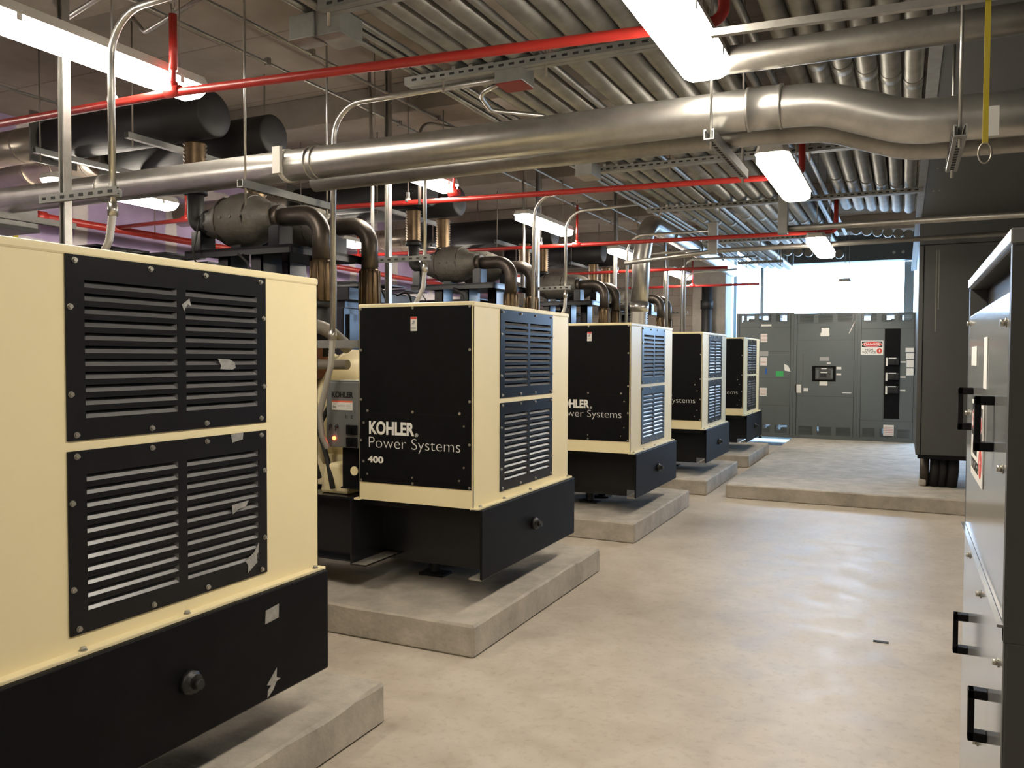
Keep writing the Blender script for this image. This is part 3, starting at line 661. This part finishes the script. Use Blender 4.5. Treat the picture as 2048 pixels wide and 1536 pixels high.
# ------------------------------------------------------------------ light fixtures
def fixture(root, L=1.30):
    x, y, z = wpos(root)
    y0, y1 = y-L/2, y+L/2
    b = B()
    def ring(yy, wd, zt, zb): return [(x-wd, yy, zt), (x-wd, yy, zb+.018), (x-wd*.62, yy, zb), (x+wd*.62, yy, zb), (x+wd, yy, zb+.018), (x+wd, yy, zt)]
    secs = [ring(y0, .068, z+.062, z+.028), ring(y0+.045, .090, z+.062, z-.006), ring(y1-.045, .090, z+.062, z-.006), ring(y1, .068, z+.062, z+.028)]
    vs = [[b.bm.verts.new(p) for p in s] for s in secs]
    for a, c in zip(vs, vs[1:]):
        for k in range(6): b.bm.faces.new((a[k], a[(k+1) % 6], c[(k+1) % 6], c[k]))
    b.bm.faces.new(vs[0][::-1]); b.bm.faces.new(vs[-1])
    obj('lens', b, M_LENS, root, 'glowing white lens')
    b = B()
    def hr(yy, wd, zt): return [(x-wd, yy, z+.060), (x+wd, yy, z+.060), (x+wd*.82, yy, zt), (x-wd*.82, yy, zt)]
    ss = [hr(y0-.012, .072, z+.095), hr(y0+.03, .097, z+.112), hr(y1-.03, .097, z+.112), hr(y1+.012, .072, z+.095)]
    vs = [[b.bm.verts.new(p) for p in s] for s in ss]
    for a, c in zip(vs, vs[1:]):
        for k in range(4): b.bm.faces.new((a[k], a[(k+1) % 4], c[(k+1) % 4], c[k]))
    b.bm.faces.new(vs[0][::-1]); b.bm.faces.new(vs[-1])
    obj('housing', b, M_FIX, root)
    for yy in (y0+.15, y1-.13): obj('suspension_rod', B().tube([(x, yy, z+.11), (x, yy, CZ)], .0035, seg=6), M_ROD, root)
    for yy in (y0+.2, (y0+y1)/2, y1-.2):
        for s in (-1, 1): obj('latch', B().box(x+s*.092-.004, x+s*.092+.004, yy-.012, yy+.012, z+.03, z+.075), M_FIX, root)
AZ, GZ, WZ = 2.72, 3.04, 3.00      # heights of the three rows: aisle, generators, wall
lights = [(-3.62, 2.80, GZ, 'bright fluorescent fixture above the nearest generator, close to the camera'), (-3.62, 5.66, GZ, 'fluorescent fixture just behind the silver pipe, above the generator marked 400'),
          (-3.64, 8.46, GZ, 'fluorescent fixture between the generator marked 400 and the third generator'), (-3.64, 11.45, GZ, 'fluorescent fixture beside the thick flexible conduit'), (-3.62, 14.4, GZ, 'fluorescent fixture between the thick conduit and the pilaster'),
          (-.735, 2.73, AZ, 'large fluorescent fixture over the aisle, nearest the camera'), (-.707, 5.55, AZ, 'fluorescent fixture over the aisle, second from the camera'), (-.80, 9.15, AZ, 'fluorescent fixture over the aisle, third from the camera'),
          (-.85, 14.2, AZ, 'fluorescent fixture over the switchgear pad near the bright opening'), (-.735, -.6, AZ, 'added fill fixture over the aisle, unseen behind the camera'),  # last one is unseen, added to brighten the near side
          (-6.38, GY[0]+1.065, WZ, 'fluorescent fixture by the drywall beside the nearest generator'), (-6.38, GY[1]+1.065, WZ, 'fluorescent fixture low behind the pipes, in front of the purple drywall'), (-6.38, GY[2]+1.065, WZ, 'fluorescent fixture seen behind the exhaust bends of the generator marked 400'),
          (-6.38, GY[3]+1.065, WZ, 'fluorescent fixture by the drywall, behind the third generator'), (-6.38, GY[4]+1.065, WZ, 'fluorescent fixture peeking round the third pair of exhaust bends')]
first = None
for x, y, z, lab in lights:
    if first is None:
        first = thing('light_fixture', (x, y, z), lab, 'ceiling light', 'suspended fluorescent fixtures'); fixture(first)
    else: dup(first, (x, y, z), lab)

# ------------------------------------------------------------------ bank of large conduits under the ceiling
leftg = [-2.24, -2.135, -2.01, -1.873]; midg = [-1.622, -1.486, -1.350, -1.214, -1.078, -.942]; rightg = [-.575, -.455, -.335, -.215, -.095, .022]
n = 0; words = ['first', 'second', 'third', 'fourth', 'fifth', 'sixth']
for gi, (grp, y0, y1, nm) in enumerate(((leftg, -1.5, 15.2, 'wall-side group'), (midg, -1.5, 12.0, 'middle group'), (rightg, -1.5, 9.6, 'group beside the dark soffit'))):
    for k, x in enumerate(grp):
        rr = .0625 if gi == 1 else ((.042, .050, .057, .062)[k] if gi == 0 else .0545)
        b = B(); b.tube([(x, y0, 3.2262), (x, y1+.1*k, 3.2262), (x, y1+.1*k, CZ-.003)], rr, .25, seg=18)
        for yc in ([5.1, 9.4, 13.0] if gi < 2 else [4.55, 7.75, 11.2]): b.lathe((x, yc+.14*k, 3.2262), (x, yc+.12+.14*k, 3.2262), [(0, rr+.003), (.12, rr+.003)], 18)
        single('conduit_run', b, M_BANK, 'large galvanized ceiling conduit, %s in the %s of the bank' % (words[k], nm), 'conduit', 'large conduits under the ceiling')
for x, r, lab in ((-1.755, .022, 'thin conduit in the dark gap between the two conduit groups'), (-2.36, .017, 'thin conduit just outside the wall-side edge of the bank'), (-2.42, .017, 'thin conduit second outside the wall-side edge of the bank'), (-2.50, .017, 'thin conduit third outside the wall-side edge of the bank'), (-.80, .024, 'small conduit on the aisle-light side of the middle group'), (-.70, .02, 'small conduit above the aisle lights')):
    single('small_conduit', B().tube([(x, -1.5, 3.19), (x, 11.3 if x > -1.8 else 15.0, 3.19)], r, seg=12), M_BANK, lab, 'conduit', 'small conduits in the bank')
sl = ['nearest the camera', 'second from the camera', 'third, past the silver pipe', 'fourth from the camera', 'fifth from the camera', 'sixth from the camera', 'last, near the bright opening']
for k, (y, xa, xb) in enumerate(((1.2, -2.55, -.62), (2.96, -2.35, .13), (3.96, -2.55, -.85), (6.45, -2.45, .13), (8.40, -2.45, .13), (11.0, -2.45, -.85), (13.6, -2.45, -1.75))):
    t = thing('conduit_trapeze', ((xa+xb)/2, y, 3.10), 'slotted strut trapeze under the conduit bank, ' + sl[k], 'pipe hanger', 'conduit trapezes')
    b = B(); b.box(xa, xb, y-.041, y+.0, 3.12, 3.162); b.box(xa, xb, y+.004, y+.041, 3.12, 3.162); b.paint(0); q = xa+.05
    while q < xb-.05: b.box(q, q+.03, y-.0422, y-.0405, 3.135, 3.147); q += .06
    b.paint(1); obj('strut', b, (M_STRUT, M_HOLE), t)
    for x in (-2.32, -1.705 if xb > -1.7 else -1.794, -.655 if xb > -.7 else (-.864 if xb > -1 else None)):
        if x is None: continue
        obj('rod', B().cyl((x, y, 3.06), (x, y, CZ), .007, 8), M_ROD, t)
    for x in leftg+(midg if y < 12 else [])+(rightg if 0 < xb and y < 9 else []): obj('clamp', B().box(x-.012, x+.012, y-.03, y-.012, 3.16, 3.20), M_GALV, t)
for k, (x, y0, y1) in enumerate(((-2.50, 2.99, 3.10), (-2.36, 3.00, 3.17), (-2.32, 6.15, 6.36))):
    t = thing('pull_box', (x, (y0+y1)/2, 3.05), ('small galvanized pull box at the wall-side edge of the conduit bank', 'wider galvanized pull box joined to small conduits near the camera', 'galvanized pull box under the bank beyond the silver pipe')[k], 'junction box', 'pull boxes')
    obj('body', B().box(x-.07, x+.07, y0, y1, 3.05, 3.158, .004), M_STRUT, t); obj('lid', B().box(x-.074, x+.074, y0-.004, y1+.004, 3.045, 3.05), M_GALVD, t)
# thin conduits fixed along the ceiling
cz = [(-4.15, 'nearest the wall'), (-3.75, 'in the middle'), (-3.3, 'nearest the conduit bank'), (-6.4, 'over the mufflers')]
for x, nm in cz:
    t = thing('ceiling_conduit', (x, 6, 3.68), 'thin conduit strapped under the ceiling beams, the one ' + nm, 'conduit', 'thin ceiling conduits')
    obj('pipe', B().tube([(x, -1, 3.70), (x, 16, 3.70)], .012, seg=8), M_GALVD, t)
    for y in (2.2, 3.3, 4.6, 6.3, 7.6, 9.2, 10.6, 12.2): obj('strap', B().box(x-.02, x+.02, y-.012, y+.012, 3.685, 3.735), M_ROD, t)
t = thing('ceiling_conduit', (-4.2, 4.6, 3.66), 'bent conduit ending in a dark box near the ceiling beam', 'conduit')
obj('pipe', B().tube([(-3.75, 6.0, 2.9), (-3.75, 6.0, 3.60), (-3.45, 6.5, 3.60)], .014, .12, 10), M_GALVD, t)
obj('box', B().box(-3.52, -3.36, 6.5, 6.66, 3.55, 3.65), M_SOFF, t)
t = thing('ceiling_box', (-3.4, 3.0, 3.5), 'dark conduit box with a pale cover above the sprinkler riser', 'junction box')
obj('body', B().box(-3.52, -3.28, 2.92, 3.14, 3.50, 3.62, .004), M_BEAM, t); obj('cover', B().box(-3.46, -3.34, 2.93, 3.10, 3.490, 3.50), M_WHITE, t)
obj('cable', B().tube([(-3.52, 3.0, 3.55), (-3.75, 2.95, 3.45), (-3.95, 2.9, 3.62), (-4.2, 2.9, 3.66)], .009, .1, 8), M_GALVD, t)
for k, (z, x1) in enumerate(((3.42, -2.4), (3.52, -2.6))):
    single('ceiling_conduit', B().tube([(-4.2, 3.0+.5*k, z+.1), (-4.1, 3.0+.5*k, z), (x1, 2.62+.5*k, z+.06)], .014, .06, 10), M_GALV, 'conduit crossing above the nearest light fixture, %s of two' % ('lower', 'upper')[k], 'conduit')

# ------------------------------------------------------------------ big silver pipe crossing the room
t = thing('silver_pipe', (-2, 3.5, 2.5), 'large silver pipe crossing the room below the conduits, offset bend by the soffit', 'pipe')
P = [(-6.6, 3.5, 2.63), (-.62, 3.5, 2.625), (-.30, 3.5, 2.612), (.0, 3.5, 2.50), (.32, 3.5, 2.495), (3.9, 3.5, 2.50)]
obj('pipe', B().tube(P, .083, .45, 28), M_GALV, t)
for x in (-4.46, -2.86, -2.82): obj('band', B().lathe((x, 3.5, 2.628), (x+.014, 3.5, 2.628), [(0, .087), (.014, .087)], 28), M_GALV, t)
obj('coupling', B().lathe((-.6, 3.5, 2.6245), (-.46, 3.5, 2.622), [(0, .090), (.012, .090), (.014, .0865), (.126, .0865), (.128, .09), (.14, .09)], 28), M_GALV, t)
b = B(); b.box(-3.04, -2.99, 3.398, 3.422, 2.57, 2.71); b.lathe((-3.03, 3.5, 2.629), (-3.0, 3.5, 2.629), [(0, .088), (.03, .088)], 28)
obj('clamp', b, M_FIX, t)
single('return_pipe', B().tube([(-3.0, 3.70, 2.575), (-.62, 3.70, 2.575), (-.30, 3.70, 2.56), (.0, 3.70, 2.45), (.3, 3.70, 2.445), (3.9, 3.70, 2.45)], .05, .45, 20), M_GALVD, 'second smaller pipe running just behind and below the large silver pipe', 'pipe')
for k, (x, ya, yb, z) in enumerate(((-3.2, 3.33, 4.10, 2.50), (-.72, 3.32, 4.12, 2.475), (.16, 3.2, 3.8, 2.36), (-5.35, 3.15, 3.95, 2.50))):
    t = thing('pipe_trapeze', (x, (ya+yb)/2, z), ('strut trapeze under the silver pipe left of the tall control conduit', 'slotted strut trapeze under the silver pipe beside the aisle light', 'short slotted strut under the silver pipe beside the yellow strap', 'strut trapeze under the silver pipe behind the nearest strut post')[k], 'pipe hanger', 'trapezes under the silver pipe')
    b = B(); b.channel((x, ya, z), (x, yb, z), .041, .041); b.paint(0); q = ya+.04
    while q < yb-.04:
        b.box(x-.0222, x-.0205, q, q+.018, z+.012, z+.03); b.box(x-.007, x+.007, q, q+.03, z-.0008, z); q += .045
    b.paint(1); obj('strut', b, (M_STRUT, M_HOLE), t)
    for y in (ya+.04, yb-.04): obj('rod', B().cyl((x, y, z-.09 if k == 0 and y < 3.6 else z-.03), (x, y, 3.166 if k == 2 else CZ), .006, 8), M_GALV, t)
# other pipes on the aisle side
single('silver_pipe', B().tube([(-.82, 3.345, 3.12), (-.82, 3.345, 2.785), (3.9, 3.345, 2.755)], .054, .14, 20), M_GALVD, 'silver pipe nearest the camera, running from the aisle light under the soffit', 'pipe')
single('strut_rail', B().channel((-.56, 2.6, 2.60), (.30, 2.6, 2.575), .022, .022), M_GALVD, 'short strut rail just above the silver pipe nearest the camera', 'strut')
t = thing('cross_conduit', (0, 7.5, 2.7), 'horizontal conduit across the aisle from a grey drop box, nearer of two', 'conduit')
obj('pipe', B().tube([(-.97, 7.5, 2.73), (3.9, 7.5, 2.725)], .026, seg=14), M_GALVD, t)
obj('drop_box', B().box(-1.01, -.93, 7.45, 7.53, 2.68, 3.10, .005), M_STRUT, t)
t = thing('cross_conduit', (-1, 9.2, 2.76), 'long horizontal conduit across the aisle and the conduit drops, farther of two', 'conduit')
obj('pipe', B().tube([(-2.95, 9.2, 2.70), (-1.86, 9.2, 2.79), (3.9, 9.2, 2.83)], .026, seg=14), M_GALVD, t)
obj('drop_box', B().box(-1.98, -1.88, 9.14, 9.22, 2.75, 3.10, .005), M_STRUT, t)
t = thing('flexible_riser', (-3.1, 10.2, 1.8), 'thick conduit rising from the fourth generator and bending along the bank', 'conduit')
yR = 10.35
b = B(); b.tube([(-3.12, yR, 2.22), (-3.10, yR, 2.9), (-3.02, yR+.02, 3.36), (-3.0, 16.15, 3.28)], .115, .42, 20)
for y in (11.4, 13.0, 14.6): b.lathe((-3.0, y, 3.345), (-3.0, y+.03, 3.345), [(0, .12), (.03, .12)], 20)
b.lathe((-3.12, yR, 2.2), (-3.12, yR, 2.32), [(0, .125), (.12, .125)], 20); obj('pipe', b, M_GALV, t)
obj('flexible_tail', B().tube([(-3.12, yR, 2.24), (-3.13, yR, 2.05), (-3.17, yR, 1.85), (-3.19, yR, 1.60)], .112, .3, 18, ripple=.03), M_FLEX, t)
b = B(); b.cyl((-3.47, 16.0, 0.0), (-3.47, 16.0, 3.0), .10, 20); b.lathe((-3.47, 16.0, 2.55), (-3.47, 16.0, 2.72), [(0, .12), (.17, .12)], 20)
single('vent_pipe', b, M_MUFF, 'black upright pipe in front of the concrete pilaster', 'pipe')
for k, x in enumerate((-3.25, -2.98)):
    single('wall_conduit', B().tube([(x, 12.2, 1.9), (x, 12.2, 2.85), (x, 12.2+.01, 3.10)], .02, .1, 10), M_GALV, 'upright conduit in front of the pilaster, %s of two' % ('left', 'right')[k], 'conduit')
# yellow hanging strap
t = thing('strap', (.19, 2.6, 2.1), 'yellow webbing strap with a steel ring hanging under the soffit', 'strap')
obj('webbing', B().box(.183, .197, 2.598, 2.602, 2.19, 3.167), M_YEL, t)
b = B(); ring = [(.190+.016*math.cos(a*.3491), 2.6, 2.165+.028*math.sin(a*.3491)) for a in range(19)]; b.tube(ring, .0025, seg=8); obj('ring', b, M_ROD, t)
obj('tag', B().box(.197, .222, 2.598, 2.600, 2.21, 2.29), M_LABEL, t)

# ------------------------------------------------------------------ dark soffit duct, tall grey cabinet
b = B(); b.box(.15, 3.6, 1.0, 16.2, 3.165, CZ-.002, .004)
t = thing('duct_soffit', (1.9, 8.6, 3.165), 'long dark grey duct box under the ceiling above the right-hand cabinets', 'duct')
obj('casing', b, M_SOFF, t)
b = B(); b.box(.088, .15, 1.0, 16.2, 3.160, 3.21); obj('edge_trim', b, M_STRUT, t)
b = B()
for y in (1.6, 2.6, 3.6, 4.6, 5.6, 6.6, 7.6, 8.6):
    for x in (.22, .27): b.lathe((x, y, 3.165), (x, y, 3.158), [(0, .008), (.007, .007)], 8)
obj('rivet', b, M_BOLT, t)
CX = .132
t = thing('cable_cabinet', (.9, 11.0, .16), 'tall dark grey cabinet raised on conduit stubs below the soffit', 'cabinet')
obj('body', B().box(CX, 2.2, 10.2, 11.9, .53, 2.86, .006), M_DARKG, t)
obj('top_section', B().box(CX, 2.2, 10.19, 11.9, 2.866, 3.160), M_DARKG, t)
b = B(); b.box(CX+.045, CX+.053, 10.196, 10.2, .54, 2.85); b.box(CX+.02, 2.2, 10.18, 10.22, .49, .53); obj('seam', b, M_BLACK, t)
b = B()
for x, z0, z1 in ((.300, 1.9, 2.80), (.325, 2.15, 2.80)): b.box(x, x+.010, 10.197, 10.2, z0, z1)
obj('drip_mark', b, mat('pale_drip', (.17, .165, .14), .5), t)
obj('conduit_stub', B().tube([(.23, 10.4, .16), (.23, 10.4, .53)], .05, 0, 14), M_PIPED, t)
for x, r in ((.34, .055), (.42, .05), (.52, .06)): obj('conduit_stub', B().tube([(x-.02, 10.42, .16), (x, 10.42, .35), (x, 10.42, .53)], r, .1, 14), M_RUBBER, t)
obj('stub_grout', B().box(.17, .25, 10.34, 10.46, .16, .24, .02), M_PAD, t)

# ------------------------------------------------------------------ switchgear at the far end
SY = 15.6
def sticker(parent, x0, x1, z0, z1, m=M_LABEL, y=SY, name='sticker', lab=None):
    return obj(name, B().box(x0, x1, y-.003, y-.001, z0, z1), m, parent, lab)
def section(x0, x1, z0, z1, label, cover=(.40, .5)):
    t = thing('switchgear_section', ((x0+x1)/2, SY+.4, z0), label, 'switchgear', 'switchgear lineup')
    b = B(); b.box(x0+.02, x1-.02, SY, SY+.85, z0+.22, z1-.16)
    for xa in (x0-.006, x1-.044): b.box(xa, xa+.05, SY-.003, SY+.047, z0, z1); b.box(xa, xa+.05, SY+.8, SY+.85, z0, z1)
    b.box(x0, x1, SY, SY+.85, z1-.015, z1); b.box(x0, x1, SY, SY+.05, z0, z0+.07); b.box(x0, x1, SY+.8, SY+.85, z0, z0+.07)
    obj('body', b, M_SWG, t)
    b = B()
    for xa in (x0+.046, x1-.052): b.box(xa, xa+.006, SY-.0034, SY, z0+.05, z1-.02)
    obj('frame_seam', b, M_INK, t)
    for za, zb in ((z1-.16, z1-.015), (z0+.07, z0+.22)):
        b = B(); wv = (x1-x0-.1)/3
        for k in range(3):
            xa = x0+.05+k*wv; b.box(xa, xa+.04, SY+.004, SY+.02, za, zb); b.box(xa+wv-.04, xa+wv, SY+.004, SY+.02, za, zb)
            q = za+.004
            while q < zb-.008: b.box(xa+.04, xa+wv-.04, SY+.006, SY+.02, q, q+.0125); q += .021
        obj('vent_grille', b, M_SWG, t)
    rnd = random.Random(int(abs(x0)*100))
    for za, zb, fill in ((z1-.16, z1-.015, cover[0]), (z0+.07, z0+.22, cover[1])):      # bus bars and framing inside
        b = B(); q = x0+.02
        while q < x1-.05:
            wq = rnd.uniform(.04, .14)
            if rnd.random() < fill: b.box(q, min(q+wq, x1-.02), SY+.5, SY+.8, za, zb)
            else: b.box(q, min(q+wq, x1-.02), SY+.5, SY+.8, za, za+(zb-za)*rnd.uniform(.1, .55))
            q += wq
        obj('bus_bars', b, M_DARKG, t)
    return t
def seams(t, rects):
    b = B()
    for x0, x1, z0, z1 in rects: b.box(x0, x1, SY-.0012, SY+.002, z0, z1)
    obj('door_seam', b, M_DARKG, t)
sA = section(-2.82, -1.815, .16, 2.43, 'leftmost switchgear section, behind the farthest generator, with paper stickers down its door')
seams(sA, [(-2.77, -1.87, 2.17, 2.176), (-2.77, -1.87, 1.72, 1.726), (-2.77, -1.87, 1.24, 1.246), (-2.77, -1.87, .74, .746), (-1.866, -1.860, .4, 2.2)])
for r in ((-2.39, -2.27, 1.90, 2.05), (-2.39, -2.27, 1.47, 1.62), (-2.395, -2.27, .91, 1.06)):
    s_ = sticker(sA, *r); b = B()
    for k in range(5): b.box(r[0]+.01, r[1]-.01, SY-.0036, SY-.003, r[2]+.02+k*.025, r[2]+.028+k*.025)
    obj('label_ink', b, mat('pale_red_ink', (.62, .34, .32), .6), s_)
sticker(sA, -2.40, -2.25, 1.645, 1.735, M_LABG); sticker(sA, -2.11, -1.98, 1.27, 1.37, M_GREEN, lab='green sticker'); sticker(sA, -2.30, -2.27, 1.31, 1.42, M_BLUE, lab='strip of blue tape')
obj('sticker', B().prism([(-1.97, SY-.003, 1.50), (-1.90, SY-.003, 1.47), (-1.85, SY-.003, 1.36), (-1.96, SY-.003, 1.38)], (0, .002, 0)), M_LABEL, sA, 'fan shaped paper sticker')
sticker(sA, -2.38, -2.2, 2.19, 2.225)
sB = section(-1.80, -.745, .16, 2.41, 'middle switchgear section with one main breaker at its centre', (.85, .92))
seams(sB, [(-1.75, -.79, 1.93, 1.936), (-1.75, -.79, .92, .926), (-1.646, -1.638, .93, 1.68), (-1.75, -.79, 2.23, 2.236)])
b = B(); b.box(-1.485, -1.09, SY-.012, SY, 1.195, 1.47, .004); bk = obj('breaker', b, M_BLACK, sB)
obj('breaker_face', B().box(-1.43, -1.14, SY-.030, SY-.012, 1.225, 1.44, .006), M_DARKG, bk)
obj('breaker_window', B().box(-1.345, -1.24, SY-.034, SY-.030, 1.27, 1.33), M_INK, bk)
for r in ((-1.34, -1.23, 1.345, 1.36), (-1.33, -1.24, 1.415, 1.43)): obj('breaker_label', B().box(r[0], r[1], SY-.033, SY-.030, r[2], r[3]), M_LABEL, bk)
for x in (-1.41, -1.17): obj('breaker_button', B().box(x, x+.035, SY-.034, SY-.030, 1.25, 1.40), M_SWG, bk)
for r in ((-1.355, -1.205, 2.0, 2.06), (-1.34, -1.21, 2.06, 2.145), (-1.775, -1.67, .98, 1.13), (-1.628, -1.55, 1.01, 1.07), (-1.08, -1.0, 1.41, 1.455), (-1.08, -1.0, 1.31, 1.34), (-1.24, -1.18, 1.51, 1.53), (-.98, -.83, .99, 1.005)): sticker(sB, *r)
sticker(sB, -1.36, -1.205, 1.56, 1.63, M_LABG)
s_ = sticker(sB, -1.36, -1.225, 1.12, 1.20)
obj('scratch', B().prism([(-.89, SY-.0015, 2.05), (-.87, SY-.0015, 2.05), (-.78, SY-.0015, 2.27), (-.79, SY-.0015, 2.27)], (0, .0012, 0)), M_FIX, sB)
sC = section(-.73, .20, .16, 2.40, 'switchgear section beside the tall cabinet, with a danger sign and three breakers')
seams(sC, [(-.68, .16, 2.12, 2.126), (-.68, .16, .52, .526), (-.32, -.314, .53, 2.12)])
b = B(); b.box(-.307, -.062, SY-.006, SY, .565, 2.12); st_ = obj('breaker_column', b, M_BLACK, sC)
for z in (1.62, 1.36, 1.13):
    b = B(); b.box(-.27, -.08, SY-.05, SY-.006, z-.12, z, .004); b.box(-.2, -.14, SY-.09, SY-.05, z-.075, z-.045); obj('breaker', b, M_INK, st_)
    obj('breaker_label', B().box(-.285, -.255, SY-.053, SY-.049, z-.14, z), M_LABEL, st_)
    obj('breaker_label', B().box(-.24, -.12, SY-.053, SY-.049, z-.015, z+.0), M_LABEL, st_)
    sticker(sC, -.055, .03, z-.085, z-.06)
for r in ((.02, .19, 1.72, 1.79), (.03, .18, 1.60, 1.70), (.04, .17, 1.46, 1.58), (.04, .18, 1.32, 1.44)): sticker(sC, *r)
s_ = sticker(sC, -.305, -.14, .27, .455)
b = B()
for k in range(5): b.box(-.295, -.15, SY-.0036, SY-.003, .29+k*.03, .30+k*.03)
obj('label_ink', b, mat('pale_red_ink', (.62, .34, .32), .6), s_)
def danger(parent, org, wdt, hgt, face):
    """DANGER HIGH VOLTAGE plate; org = lower-left corner seen from the front"""
    o = Vector(org); ux = Vector((1, 0, 0)) if face == '-y' else Vector((0, -1, 0)); nn = Vector((0, -1, 0)) if face == '-y' else Vector((-1, 0, 0))
    def P(u, v, d): return o+ux*(u*wdt)+Vector((0, 0, v*hgt))+nn*d
    def slab(u0, u1, v0, v1, d0, d1): 
        b = B(); b.prism([P(u0, v0, d0), P(u1, v0, d0), P(u1, v1, d0), P(u0, v1, d0)], nn*(d1-d0)); return b
    s_ = obj('danger_sign', slab(0, 1, 0, 1, .001, .004), M_LABEL, parent, 'white danger high voltage sign')
    obj('sign_band', slab(.04, .96, .54, .95, .004, .0046), M_INK, s_)
    def oval(cu, cv, ru, rv, d0, d1):
        b = B(); b.prism([P(cu+ru*math.cos(a*.2618), cv+rv*math.sin(a*.2618), d0) for a in range(24)], nn*(d1-d0)); return b
    obj('sign_oval', oval(.5, .745, .45, .185, .0046, .0050), M_LABEL, s_); obj('sign_oval', oval(.5, .745, .43, .165, .0050, .0054), M_LABR, s_)
    letter('DANGER', P(.15, .66, .0056), wdt*.70, hgt*.17, M_LABEL, s_, face, .02)
    letter('HIGH', P(.20, .30, .0044), wdt*.34, hgt*.14, M_INK, s_, face, .01); letter('VOLTAGE', P(.06, .10, .0044), wdt*.62, hgt*.14, M_INK, s_, face, .01)
    obj('sign_disc', oval(.83, .28, .12, .19, .0040, .0046), M_LABR, s_)
    b = B(); b.prism([P(.85, .42, .0046), P(.79, .27, .0046), P(.83, .27, .0046), P(.80, .14, .0046), P(.88, .31, .0046), P(.84, .31, .0046)], nn*.0004); obj('sign_bolt', b, M_LABEL, s_)
    return s_
danger(sC, (-.686, SY, 1.668), .357, .25, '-y')

# ------------------------------------------------------------------ transfer switch cabinet in the foreground
t = thing('transfer_switch', (.7, 2.6, 0), 'glossy grey cabinet close to the camera with black handles and a danger sign', 'cabinet')
FX = .20; ya, yb, zt = 2.0, 3.24, 1.872
b = B(); b.box(FX+.004, 1.3, ya, yb, .06, 1.0, .004); b.box(FX+.06, 1.3, ya+.0, yb, 1.0, zt-.03); b.box(FX+.03, 1.28, ya+.02, yb-.02, 0, .06)
b.box(FX, 1.3, ya-.005, yb+.005, zt-.035, zt, .006); b.box(FX, FX+.06, ya, ya+.025, 1.0, zt-.03); b.box(FX, FX+.06, yb-.04, yb, 1.0, zt-.03)
obj('body', b, M_DARKG, t)
b = B(); b.box(FX, FX+.02, ya+.026, yb-.042, 1.036, 1.745, .003); up = obj('door', b, M_TS, t)
b = B(); b.box(FX, FX+.004, ya+.004, yb-.01, .08, 1.03, .002); lo = obj('door', b, M_TS, t)
obj('rim', B().box(FX-.004, FX+.03, ya-.006, yb+.006, zt-.030, zt+.002, .004), M_TS, t)
b = B(); b.box(FX-.012, FX, ya+.004, yb-.01, 1.030, 1.036); obj('ledge', b, M_TS, lo)
b = B(); b.box(FX+.05, FX+.055, ya+.03, yb-.05, 1.745, zt-.03); obj('vent_opening', b, M_BLACK, t)
for y in (2.31, 2.98):
    for d, z0, z1 in ((up, 1.375, 1.51), (lo, .655, .783)):
        h = B(); h.box(FX-.042, FX, y-.016, y+.016, z0, z0+.022, .002); h.box(FX-.042, FX, y-.016, y+.016, z1-.022, z1, .002); h.box(FX-.042, FX-.028, y-.016, y+.016, z0, z1, .002)
        obj('handle', h, M_BLACK, d, 'black bar handle')
sv = B().hexbolt((0, 0, 0), (-.012, 0, 0), .008).mesh('screw')
for y, z in ((2.08, .93), (2.08, .62), (2.55, .96), (2.95, .98), (2.55, .55)): put('screw', sv, M_BOLT, lo, Vector((FX, y, z))-wpos(lo))
for y, z in ((2.08, 1.36), (3.15, 1.72), (3.15, 1.42), (2.08, 1.68)): put('screw', sv, M_BOLT, up, Vector((FX, y, z))-wpos(up))
danger(up, (FX, 2.95, 1.245), .40, .23, '-x')
obj('notice', B().box(FX-.002, FX-.0005, 2.50, 2.60, 1.52, 1.66), M_LABEL, up); obj('notice', B().box(FX-.002, FX-.0005, 2.85, 3.05, 1.58, 1.64), M_LABEL, up)
for z in (.92, .80):
    b = B(); b.box(FX+.05, FX+.10, ya-.025, ya, z-.018, z+.018, .005); b.cyl((FX+.06, ya-.03, z), (FX+.06, ya-.005, z+.02), .008, 8); obj('latch', b, M_FIX, t)

# ------------------------------------------------------------------ odds and ends at the wall and ceiling on the left
t = thing('duct_box', (-6.8, 3.9, 2.57), 'grey sheet metal duct box behind the nearest generator', 'duct')
obj('body', B().box(-7.5, -6.2, 3.62, 4.26, 2.60, 2.85, .004), M_STRUT, t)
obj('flange', B().box(-7.5, -6.19, 3.61, 4.27, 2.57, 2.60), M_SOFF, t)
for k, (y, z0, z1) in enumerate(((5.3, 2.2, 3.35), (9.6, 1.8, 2.6), (8.8, 1.8, 2.6))):
    single('yellow_tape', B().box(-8.1, -8.09, y, y+.05, z0, z1), M_YEL, ('yellow tape strip hanging down the purple drywall by the nearest post', 'yellow tape strip on the drywall under the sprinkler main, farther', 'yellow tape strip on the drywall under the sprinkler main, nearer')[k], 'tape')
single('floor_mark', B().box(-.13, -.05, 5.02, 5.05, .0, .004, .001), M_RUBBER, 'small dark scrap lying on the aisle floor', 'scrap')
